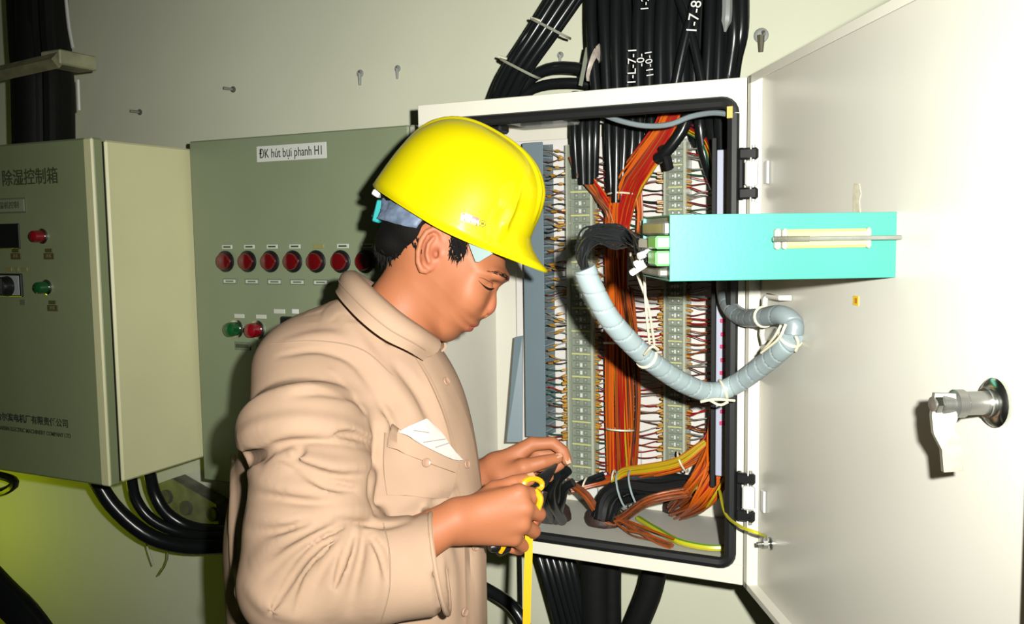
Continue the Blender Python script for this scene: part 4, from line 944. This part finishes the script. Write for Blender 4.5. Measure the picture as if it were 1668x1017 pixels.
for k in range(120):                                        # sideburn
    t = random.random(); x = 731+27*t; y = 394+random.uniform(-12, 16)+10*(1-abs(t-.45)*2); ln = random.uniform(9, 20); dx = random.uniform(-4, 4)
    SB += [(x, y), (x+dx*.5+2, y+ln*.5), (x+dx, y+ln)]
for q in onface(SB, .6).reshape(-1, 3, 3): MB().tube(c2w(smoothpath(q, 5)), np.array([1., .95, .8, .6, .15])*SP, 4).build('hair_strand', hairm, hair, True)
# fingernails
nail = mat('fingernail', (.62, .32, .20), .3)
for tip, pre, off in ((LT[3], LT[2], .0078), (LF[0][3], LF[0][2], .0072), (RB[3], RB[2], .0088)):
    a = cp(*pre); b = cp(*tip); d = b-a; d /= np.linalg.norm(d); vw = -b/np.linalg.norm(b)+np.array([0, .7, 0]); vw -= d*(vw@d); vw /= np.linalg.norm(vw)
    c = b+vw*off+d*.001; sd = np.cross(d, vw)
    MB().box(c2w(c), (.011, .0085, .0016), .0008, np.stack([c2w(d)-CAM_LOC, c2w(sd)-CAM_LOC, c2w(vw)-CAM_LOC], 1)).build('fingernail', nail, body, True)

# ------------------------------------------------------------------ jacket
TPSI = math.radians(28); TX = np.array([math.cos(TPSI), 0, -math.sin(TPSI)]); TS = np.array([-math.sin(TPSI), 0, -math.cos(TPSI)]); TU = np.array([0, 1., 0])
def tell(px, py, z, rf, rv, rl, lean=0):
    a = math.radians(lean); f = math.cos(a)*TX-math.sin(a)*TU; u = math.sin(a)*TX+math.cos(a)*TU
    return ellip(cp(px, py, z), (rf, rv, rl), np.stack([f, u, TS], 1))
RS, RE, RC = cp(494, 676, 1.262), cp(482, 948, 1.183), cp(722, 917, 1.212)
fa = (RC-RE)/np.linalg.norm(RC-RE)
cuffn = fa+np.array([0, .10, -.12]); cuffn /= np.linalg.norm(cuffn)
_fc = cone(cp(600, 932, 1.195), RC+fa*.05, .068, .067); _bore = cone(RC-fa*.05, RC+fa*.2, .055, .060)
cuffed = lambda P: np.maximum(_fc(P), (P-RC+fa*.004)@cuffn)
bore = lambda P: np.maximum(_bore(P), (P-RC-fa*.004)@cuffn)
jb = [
    ('u', .001, tell(588, 742, 1.420, .178, .225, .165, 10)), ('u', .06, tell(576, 900, 1.430, .222, .27, .172, 0)), ('u', .06, tell(582, 1100, 1.435, .205, .25, .175)),
    ('u', .05, tell(562, 612, 1.395, .118, .098, .165, 30)),
    ('u', .045, cone(cp(612, 540, 1.365), cp(580, 620, 1.38), .070, .11)),
    ('u', .045, cone(RS, cp(492, 702, 1.240), .070, .089)), ('u', .012, cone(cp(510, 780, 1.215), cp(500, 870, 1.192), .084, .080)), ('u', .014, cone(cp(500, 870, 1.192), RE, .080, .072)),
    ('u', .016, cone(RE, cp(600, 932, 1.195), .072, .068)), ('u', .014, cuffed),
    ('u', .05, cone(cp(668, 640, 1.53), cp(690, 850, 1.56), .07, .062)), ('u', .03, cone(cp(690, 850, 1.56), cp(745, 806, 1.497), .058, .046)),
]
jcut = [('s', .004, bore),
        ('s', .015, cone(Hp(690, 440, 0), Hp(640, 530, 0), 60*SP, 66*SP))]
jbase = jb+jcut
def jnormal(P, fn, e=.003):
    g = np.stack([evals(fn, P+np.eye(3)[i]*e)-evals(fn, P-np.eye(3)[i]*e) for i in range(3)], 1); return g/(np.linalg.norm(g, axis=1)[:, None]+1e-9)
# folds: (points in photo pixels, radius mm, lift mm, kind)
FOLDS = [
    # upper sleeve: overhanging roll and the deep crease under it
    ([(460, 634), (520, 628), (588, 644)], 7, -4, 'u'), ([(474, 645), (530, 640), (596, 656)], 4.5, 0, 's'),
    ([(390, 712), (420, 698), (480, 688), (550, 694), (606, 712)], 10, -2, 'u'),
    ([(398, 738), (424, 746), (446, 728), (490, 714), (550, 716), (608, 730)], 9, -1, 's'),
    ([(430, 722), (462, 706), (520, 704), (600, 720)], 7, -2, 'u'),
    ([(440, 760), (490, 752), (550, 762), (606, 758)], 9, -3, 'u'), ([(452, 742), (500, 764), (550, 778), (602, 776)], 6, -1, 's'),
    ([(405, 775), (450, 790), (520, 800), (590, 798)], 9, -4, 'u'),
    ([(404, 806), (450, 812), (520, 822), (570, 826)], 5, 0, 's'),
    # elbow fan
    ([(556, 842), (510, 858), (456, 884), (415, 915)], 10, -3, 'u'), ([(562, 852), (520, 872), (466, 904), (430, 944)], 6, -1, 's'),
    ([(568, 856), (534, 886), (495, 926), (466, 976)], 9, -3, 'u'), ([(576, 860), (548, 896), (518, 942), (500, 990)], 6, -1, 's'),
    ([(586, 860), (570, 905), (550, 950), (538, 1000)], 8, -3, 'u'), ([(595, 860), (590, 900), (578, 950), (570, 1000)], 5.5, -1, 's'),
    ([(604, 858), (612, 900), (610, 950), (602, 1000)], 7, -3, 'u'),
    ([(548, 846), (590, 850), (624, 856), (664, 850)], 6, -1, 's'), ([(530, 830), (580, 832), (640, 838)], 9, -3, 'u'),
    ([(404, 838), (440, 842), (480, 846), (520, 838)], 8, -4, 'u'), ([(402, 866), (450, 866), (500, 852)], 5, 0, 's'),
    ([(404, 960), (440, 990), (500, 1010)], 8, -4, 'u'),
    # armhole and chest
    ([(604, 680), (614, 720), (610, 760), (604, 800), (606, 838)], 8, 0, 's'),
    ([(640, 640), (628, 690), (622, 740), (626, 800)], 9, -4, 'u'), ([(640, 832), (700, 796), (752, 778)], 8, -4, 'u'), ([(660, 850), (710, 818), (756, 800)], 5, 0, 's'),
    ([(470, 556), (520, 548), (570, 556), (612, 590)], 7, -4, 'u'), ([(455, 580), (520, 570), (575, 590), (612, 640)], 5, -1, 's'),
    ([(540, 500), (575, 540), (610, 590)], 6, -3, 'u'),
    ([(620, 600), (650, 640), (684, 690)], 9, -4, 'u'), ([(640, 590), (680, 640), (706, 700)], 6, -1, 's'), ([(615, 650), (640, 690), (650, 740)], 6, -1, 's'),
    ([(690, 600), (716, 660), (738, 740)], 7, -4, 'u'),
    ([(700, 830), (722, 870), (735, 930), (740, 1015)], 8, -4, 'u'), ([(745, 800), (762, 850), (768, 940), (766, 1015)], 6, -1, 's'), ([(716, 880), (712, 940), (720, 1010)], 5, -1, 's'),
    ([(374, 740), (380, 800), (378, 880), (384, 1000)], 8, -4, 'u'),
]
CREASE = [[(566, 862), (505, 902), (462, 962), (440, 1002)], [(552, 878), (522, 928), (505, 980)], [(576, 866), (560, 910), (545, 960)], [(470, 716), (486, 724), (488, 740), (470, 752)],
          [(600, 870), (622, 905), (630, 950)], [(540, 708), (575, 710), (606, 722)], [(424, 744), (450, 728), (484, 720)], [(480, 762), (530, 790), (580, 800)], [(660, 600), (690, 650), (716, 712)], [(480, 1000), (500, 950), (520, 910)]]
jops = list(jb)
for pts, r, lift, kind in FOLDS:
    n_ = 3*len(pts); Q = onjacket(smoothpath(np.array(pts), n_), jb); N_ = jnormal(Q, jb); r *= .001; lift *= .001
    env = np.sin(np.linspace(.12, math.pi-.12, n_))**.6
    C = Q+N_*((lift if kind == 'u' else lift)-(1-env[:, None])*.008*(1 if kind == 'u' else -1))
    jops.append((kind, .014 if kind == 'u' else .007, chain(C, r*(.5+.5*env))))
for pts in CREASE:
    Q = onjacket(smoothpath(np.array(pts), 12), jb); N_ = jnormal(Q, jb); e_ = np.sin(np.linspace(.15, math.pi-.15, 12)); jops.append(('s', .004, chain(Q+N_*.001*(1-e_[:, None]), .0055*e_+.001)))
jops.append(('s', .010, chain([cp(398, 748, 1.225), cp(412, 746, 1.190), cp(434, 738, 1.160)], [.013, .012, .005])))
jops += jcut
V, F = sculpt(jops, (-.50, -.62, 1.08), (.06, .12, 1.66), .0040)
khaki = mat('khaki_cotton', (.45, .305, .205), .85, noise=.05, nscale=14, bump=.08, bscale=500, spec=.15)
jacket = surf_obj('jacket', V, F, khaki, person, 1, .4)

def patch(name, L, Rr, rows, off, m, par, thick=.002, cols=5, bulge=.0):
    A = smoothpath(np.array(L, float), rows); B = smoothpath(np.array(Rr, float), rows)
    G = np.array([[A[i]*(1-t)+B[i]*t for t in np.linspace(0, 1, cols)] for i in range(rows)]).reshape(-1, 2)
    Q = onjacket(G, jops); N_ = jnormal(Q, jops, .006)
    bl = np.array([math.sin(math.pi*t)*bulge for _ in range(rows) for t in np.linspace(0, 1, cols)])[:, None]
    T_ = c2w(Q+N_*(off+bl)); Bm = c2w(Q+N_*(off-thick)); n = rows*cols; fc = []
    for i in range(rows-1):
        for j in range(cols-1):
            q = (i*cols+j, i*cols+j+1, (i+1)*cols+j+1, (i+1)*cols+j); fc += [q, tuple(k+n for k in q[::-1])]
    bd = [i for i in range(cols)]+[(i+1)*cols-1 for i in range(1, rows)]+[(rows-1)*cols+j for j in range(cols-2, -1, -1)]+[i*cols for i in range(rows-2, 0, -1)]
    fc += [(bd[k], bd[k]+n, bd[(k+1) % len(bd)]+n, bd[(k+1) % len(bd)]) for k in range(len(bd))]
    mb = MB().add(list(T_)+list(Bm), fc); return mb.build(name, m, par, True, 50)
def seam(pts, r, m, name='seam', lift=0.):
    Q = onjacket(smoothpath(np.array(pts, float), 20), jops); N_ = jnormal(Q, jops, .006)
    return MB().tube(c2w(Q+N_*lift), r, 5).build(name, m, jacket, True)
khaki_d = mat('khaki_seam', (.36, .245, .16), .9)
patch('placket', [(672, 578), (700, 625), (726, 690), (742, 770), (752, 860), (756, 1020)], [(700, 566), (732, 625), (760, 690), (776, 770), (786, 860), (790, 1020)], 24, .004, khaki, jacket, .004, 5, .001)
patch('pocket', [(626, 705), (624, 760), (630, 806)], [(742, 760), (738, 785), (730, 812)], 12, .003, khaki, jacket, .003, 8, .001)
patch('pocket_flap', [(636, 692), (630, 712), (628, 728)], [(744, 740), (742, 756), (738, 772)], 6, .006, khaki, jacket, .003, 8, .002)
seam([(440, 560), (520, 556), (590, 570), (640, 612)], .0011, khaki_d); seam([(624, 852), (634, 900), (634, 960), (620, 1015)], .0011, khaki_d)
seam([(676, 582), (704, 628), (729, 692), (745, 772)], .0009, khaki_d, lift=.005)
btn = mat('brown_button', (.46, .28, .19), .35)
for px, py, off in ((698, 566, .006), (722, 624, .0055), (755, 757, .0055), (690, 754, .008), (770, 890, .0055), (753, 996, .004)):
    Q = onjacket([(px, py)], jops); N_ = jnormal(Q, jops, .008)
    o = MB().lathe([(.0064, 0), (.0066, .0016), (.0056, .0026), (.0042, .0018), (0, .0016)], c2w(Q+N_*off)[0], c2w(N_)[0]-CAM_LOC, 16).build('button', btn, jacket, True)
# cuff hem ring
u_ = np.cross(fa, [0, 0, 1.]); u_ /= np.linalg.norm(u_); v_ = np.cross(fa, u_); nrm_ = fa+np.array([0, .10, -.12]); nrm_ /= np.linalg.norm(nrm_)
ring = []
for a in np.linspace(0, 2*math.pi, 40):
    p = RC-fa*.005+.0664*(math.cos(a)*u_+math.sin(a)*v_); p = p-fa*(((p-RC+fa*.005)@nrm_)/(fa@nrm_)); ring.append(p)
MB().tube(c2w(np.array(ring)), .0036, 8, False).build('cuff_hem', khaki, jacket, True)
# collar: folded band round the neck
up_e = [(716, 552, 1.325), (690, 534, 1.288), (655, 510, 1.268), (622, 482, 1.272), (594, 456, 1.300), (580, 442, 1.350), (584, 444, 1.410), (612, 462, 1.448), (650, 486, 1.452), (690, 520, 1.430), (716, 548, 1.385)]
lw_e = [(690, 588, 1.298), (664, 572, 1.262), (624, 552, 1.244), (586, 522, 1.248), (556, 490, 1.285), (546, 474, 1.350), (556, 482, 1.425), (600, 500, 1.470), (650, 530, 1.475), (700, 560, 1.450), (716, 580, 1.395)]
nC = 44; U_ = smoothpath([cp(*p) for p in up_e], nC); L_ = smoothpath([cp(*p) for p in lw_e], nC); ctr = cp(630, 545, 1.36)
G = []
for r_ in range(7):
    t = r_/6; P = U_*(1-t)+L_*t; o = P-ctr; o /= np.linalg.norm(o, axis=1)[:, None]; G.append(P+o*(.012*math.sin(math.pi*min(1, t*1.15))))
G = np.array(G).reshape(-1, 3); inn = G-((G-ctr)/np.linalg.norm(G-ctr, axis=1)[:, None])*.004; n = len(G); fc = []
for i in range(6):
    for j in range(nC-1):
        q = (i*nC+j, i*nC+j+1, (i+1)*nC+j+1, (i+1)*nC+j); fc += [q, tuple(k+n for k in q[::-1])]
bd = list(range(nC))+[(i+1)*nC-1 for i in range(1, 7)]+[6*nC+j for j in range(nC-2, -1, -1)]+[i*nC for i in range(5, 0, -1)]
fc += [(bd[k], bd[k]+n, bd[(k+1) % len(bd)]+n, bd[(k+1) % len(bd)]) for k in range(len(bd))]
collar = MB().add(list(c2w(G))+list(c2w(inn)), fc).build('collar', khaki, jacket, True, 60)
MB().tube(c2w(G[4*nC+2:4*nC+26]+((G-ctr)/np.linalg.norm(G-ctr, axis=1)[:, None])[4*nC+2:4*nC+26]*.0004), .0009, 5).build('collar_stitching', khaki_d, collar, True)
# paper tucked in the breast pocket
ppr = patch('pocket_paper', [(652, 704), (664, 694), (684, 684), (690, 688)], [(672, 720), (690, 730), (726, 748), (744, 750)], 8, .012, mat('white_paper', (.60, .54, .48), .6, noise=.05, nscale=40), None, .002, 6, .004)
tag(ppr, 'crumpled white paper tucked into the breast pocket of the beige jacket', 'paper')
for a, b in (((668, 703), (690, 706)), ((682, 722), (714, 718)), ((700, 730), (722, 722))):
    Q = onjacket([a, b], jops); N_ = jnormal(Q, jops, .006)
    MB().tube(c2w(Q+N_*.0165), .0008, 5).build('crease', mat('paper_crease', (.40, .35, .32), .7), ppr, True)
# trousers and shoes, below the picture
tm = mat('dark_trousers', (.10, .10, .09), .85); sm_ = mat('work_shoe', (.03, .025, .02), .5)
hipw = c2w(cp(585, 1150, 1.41)); fwd = c2w(TX)-CAM_LOC; fwd[2] = 0; fwd /= np.linalg.norm(fwd); sdw = np.array([fwd[1], -fwd[0], 0])
tops = []
for s in (-1, 1):
    a = w2c(hipw+sdw*.09*s); b = w2c(hipw+sdw*.10*s+fwd*.03+np.array([0, 0, -.40])); c = w2c(np.array([hipw[0], hipw[1], -1.12])+sdw*.11*s)
    tops += [('u', .04, cone(a, b, .095, .072)), ('u', .03, cone(b, c, .072, .060))]
V, F = sculpt(tops, np.min([w2c(hipw+np.array([0, 0, -.95])), w2c(hipw)], 0)-.25, np.max([w2c(hipw+np.array([0, 0, -.95])), w2c(hipw)], 0)+.25, .010)
surf_obj('trousers', V, F, tm, person, 2, .5)
for s in (-1, 1):
    a = np.array([hipw[0], hipw[1], -1.165])+sdw*.11*s
    MB().tube(smoothpath([a-fwd*.07, a-fwd*.02+[0, 0, .02], a+fwd*.07+[0, 0, .005], a+fwd*.15-[0, 0, .005], a+fwd*.19-[0, 0, .01]], 12), [.02, .03, .036, .038, .04, .04, .04, .04, .038, .034, .026, .012], 12, up0=(0, 0, 1)).build('shoe', sm_, person, True)

# ================================================================== hard hat
yel = mat('hat_yellow', (.70, .60, .002), .4, coat=.4, spec=.08)
hat = thing('hard_hat', 'glossy yellow hard hat worn by the worker', 'hard hat', c2w(Hp(725, 372, 0)))
HC = Hp(725, 372, 0); HF = hfr(31.5); e1, e2, e3 = HF[:, 0], -HF[:, 1], HF[:, 2]
nT_, nV = 200, 100
def hatpt(th_, v, sc=1., dz=0.):
    ph = v*math.pi/2; rr = max(math.cos(ph), 0)**(2/2.75); h = math.sin(ph)**(2/2.75)
    g = max(0, 1-h*170/62)**1.7; w_ = max(0, math.cos(th_))**1.9
    x = 132*rr*math.cos(th_)*(1+.335*w_*g+.02*g); y = 103*rr*math.sin(th_)*(1+.03*g); z = 170*h+25*w_*g
    k = min(1, max(0, (h-.45)/.3))
    bump_ = 4.5*k*sum(math.exp(-((y-q)/4.8)**2) for q in (-17, 0, 17))
    az = math.degrees(math.atan2(abs(y), x)); bump_ += 6.0*math.exp(-((az-36)/3.5)**2)*min(1, max(0, (h-.12)/.2))*(1-k)
    if az < 36: bump_ -= 4.5*(1-k)*min(1, max(0, (h-.15)/.2))
    nrm = np.array([x/132**2, y/103**2, z/170**2]); nrm /= np.linalg.norm(nrm)+1e-9
    p = np.array([x, y, z])+nrm*bump_; p = p*sc+np.array([0, 0, dz])
    return HC+SP*(p[0]*e1+p[1]*e3+p[2]*e2)
V = [hatpt(2*math.pi*i/nT_, (j/nV)**.85) for j in range(nV) for i in range(nT_)]+[hatpt(0, 1)]
Fh = [(j*nT_+i, j*nT_+(i+1) % nT_, (j+1)*nT_+(i+1) % nT_, (j+1)*nT_+i) for j in range(nV-1) for i in range(nT_)]+[((nV-1)*nT_+i, (nV-1)*nT_+(i+1) % nT_, nV*nT_) for i in range(nT_)]
shell = MB().add(c2w(np.array(V)), Fh).build('shell', yel, hat, True, 60)
so = shell.modifiers.new('thickness', 'SOLIDIFY'); so.thickness = .003; so.offset = -1 if True else 1
rim = [hatpt(2*math.pi*i/nT_, 0) for i in range(nT_+1)]
MB().tube(c2w(np.array(rim)), .0020, 6, False).build('rim_bead', yel, hat, True)
# nape strap and headband
bandm = mat('blue_grey_headband', (.15, .20, .29), .6, noise=.35, nscale=45)
nb = 40; G = []
for r_ in range(7):
    t = r_/6
    for i in range(nb):
        th_ = math.radians(98+164*i/(nb-1)); bk2 = max(0, -math.cos(th_))
        lowz = -12-34*bk2**.8; z = 14*(1-t)+lowz*t; wob = 2.5*math.sin(i*1.9+r_*1.3)+2*math.sin(i*.8-r_)
        G.append(HC+SP*((115-4*t+wob)*math.cos(th_)*e1+(95-4*t+wob)*math.sin(th_)*e3+z*e2))
fc = [(i*nb+j, i*nb+j+1, (i+1)*nb+j+1, (i+1)*nb+j) for i in range(6) for j in range(nb-1)]
hb = MB().add(c2w(np.array(G)), fc).build('headband', bandm, hat, True, 70); so = hb.modifiers.new('thickness', 'SOLIDIFY'); so.thickness = .004
def hbox(name, px, py, c, w_, h_, d_, ang, m, par=hat):
    R3 = hfr(ang); R3 = np.stack([c2w(R3[:, i])-CAM_LOC for i in range(3)], 1)
    return MB().box(c2w(Hp(px, py, c)), np.array([w_, h_, d_])*SP, 2*SP, R3).build(name, m, par, True)
hbox('adjuster', 618, 345, 36, 12, 36, 20, 14, mat('teal_plastic', (.02, .36, .36), .4))
hbox('adjuster_knob', 615, 316, 40, 13, 10, 22, 30, M['white'])
cl_m = mat('grey_teal_clip', (.24, .34, .33), .4)
MB().prism([(-16, -12), (-6, -14), (20, 6), (-3, 17), (-8, 16)], c2w(Hp(782, 409, 80)), (c2w(hfr(-5)[:, 0])-CAM_LOC)*SP, (c2w(hfr(-5)[:, 1])-CAM_LOC)*SP, (c2w(HS)-CAM_LOC), .003).build('strap_clip', cl_m, hat)
# sticker with maker's mark
def onhat(px, py):
    D = np.array([(px-IW/2)/FPX, -(py-IH/2)/FPX, 1.]); T_ = np.array(V[:-1]); pr = T_/T_[:, 2:3]; d = np.hypot(pr[:, 0]-D[0], pr[:, 1]-D[1]); near = T_[:, 2] < HC[2]-.02
    i = np.argmin(np.where(near, d, 9)); nb_ = T_[np.argsort(np.where(near, d, 9))[:6]].mean(0); return D*nb_[2]
def hatpoly(name, pts, m, par, lift=.0012):
    P = np.array([onhat(*p) for p in pts]); q = P*(1-lift/P[:, 2:3]); q2 = P*(1-(lift-.0009)/P[:, 2:3]); n = len(P)
    return MB().add(list(c2w(q))+list(c2w(q2)), [tuple(range(n)), tuple(range(2*n-1, n-1, -1))]+[(k, k+n, (k+1) % n+n, (k+1) % n) for k in range(n)]).build(name, m, par)
stk = hatpoly('sticker', [(751, 347), (759, 347), (781, 356), (780, 368), (766, 366), (750, 359)], mat('sticker_yellow', (.70, .60, .05), .4), hat, .005)
rm_ = mat('sticker_red', (.55, .015, .003), .4); om_ = mat('sticker_orange', (.55, .13, .005), .4); dm_ = mat('sticker_dark', (.16, .12, .01), .5)
hatpoly('red_mark', [(758, 351), (769, 351), (782, 356), (779, 360), (768, 356)], rm_, stk, .0062)
hatpoly('dark_mark', [(752.5, 347), (758, 347.5), (757, 350.5), (752, 350)], dm_, stk, .0062)
for k in range(5):
    x = 756+k*5; y = 356.5+k*1.5; hatpoly('lettering', [(x, y), (x+1.4, y+.4), (x+1, y+6), (x-.4, y+5.6)], om_ if k % 2 else rm_, stk, .0062)
    hatpoly('lettering', [(x+.5, y+2.4), (x+4, y+3.4), (x+4, y+4.4), (x+.5, y+3.4)], om_, stk, .0062)
cc = onhat(786, 364.5); ring = []
for a in np.linspace(0, 2*math.pi, 20): q = onhat(786+5.2*math.cos(a), 364.5+5.2*math.sin(a)); ring.append(q*(1-.004/q[2]))
MB().tube(c2w(np.array(ring)), .0005, 5, False).build('round_mark', dm_, stk)
hatpoly('round_mark_core', [(784, 362.5), (788, 362.5), (788.5, 366.5), (784, 366.5)], dm_, stk, .005)

# ================================================================== tool, strap and the cable ends in the hands
tool = thing('hand_tool', 'yellow and black hand tool gripped in the right fist', 'tool', c2w(cp(810, 890, 1.29)))
MB().tube(c2w(smoothpath([cp(797, 893, 1.275), cp(815, 884, 1.285), cp(840, 856, 1.296), cp(862, 822, 1.292), cp(874, 800, 1.288), cp(882, 788, 1.30)], 22)), np.interp(np.linspace(0, 1, 22), [0, .08, .3, .6, .9, 1], [.006, .0105, .0095, .0085, .0075, .004]), 10).build('handle', M['blkp'], tool, True)
MB().tube(c2w(smoothpath([cp(812, 900, 1.287), cp(832, 888, 1.302), cp(856, 862, 1.312), cp(876, 826, 1.304), cp(884, 800, 1.305)], 20)), .0075, 10).build('handle', M['blkp'], tool, True)
MB().tube(c2w(smoothpath([cp(826, 880, 1.278), cp(820, 892, 1.276), cp(815, 900, 1.280)], 6)), .0035, 6).build('yellow_inlay', M['yellow'], tool, True)
rp = [cp(868+15*math.cos(a), 790+10*math.sin(a), 1.278+.010*math.cos(a)) for a in np.linspace(0, 2*math.pi, 21)]
MB().tube(c2w(np.array(rp)), .0042, 8, False).build('yellow_ring', M['yellow'], tool, True)
MB().tube(c2w(smoothpath([cp(872, 800, 1.268), cp(880, 812, 1.262), cp(877, 826, 1.262), cp(872, 838, 1.262)], 10)), .0048, 8).build('yellow_trigger', M['yellow'], tool, True)
MB().tube(c2w(smoothpath([cp(878, 792, 1.298), cp(892, 772, 1.33), cp(906, 757, 1.37)], 8)), [.010, .011, .011, .010, .009, .007, .005, .003], 8, flat=.6).build('jaw', M['blkp'], tool, True)
L_s = [cp(862, 858, 1.276), cp(861, 905, 1.279), cp(859, 960, 1.281), cp(857, 1060, 1.284)]
sp_ = smoothpath(L_s, 14); st_ = MB(); vv = []
for p in sp_:
    for dx, dz in ((-.0056, -.0008), (.0056, -.0008), (.0056, .0008), (-.0056, .0008)): vv.append(c2w(p+np.array([dx, 0, dz])))
st_.add(vv, [(i*4+k, i*4+(k+1) % 4, i*4+4+(k+1) % 4, i*4+4+k) for i in range(13) for k in range(4)]+[(3, 2, 1, 0), (52, 53, 54, 55)])
tag(st_.build('yellow_strap', M['yellow']), 'flat yellow strap hanging straight down from the right fist', 'strap')
g0 = atZZ(900, 842, .03)
for k, (pts, r, lab) in enumerate((
    ([(896, 815, 1.60), (886, 785, 1.53), (902, 756, 1.475)], .0095, 'black cable end lifted to the fingertips of the left hand'),
    ([(905, 815, 1.59), (908, 785, 1.54), (925, 766, 1.52)], .0090, 'black cable end leaning right above the gland under the hands'),
    ([(888, 818, 1.58), (880, 795, 1.52), (884, 770, 1.49)], .0090, 'black cable end hidden just behind the yellow tool ring'),
    ([(914, 818, 1.60), (920, 795, 1.57), (934, 786, 1.56)], .0080, 'short black cable end bent towards the copper strand'),
    ([(900, 820, 1.57), (897, 795, 1.51), (905, 775, 1.48)], .0095, 'black cable end in the middle of the group under the hands'))):
    P = [g0+np.array([(k-2)*.010, -.004*(k % 2), -.005])]+[atZ(*p) for p in pts]
    o = MB().tube(smoothpath(P, 14), r, 10).build('cut_cable', M['cable'], None, True); tag(o, lab, 'cable', 'cable ends held by the worker')
    if k == 0: MB().tube(smoothpath([P[-1], P[-1]+(P[-1]-P[-2])*.25, P[-1]+(P[-1]-P[-2])*.4], 5), [.0088, .0088, .006, .004, .001], 8).build('white_tip', M['white'], o, True)
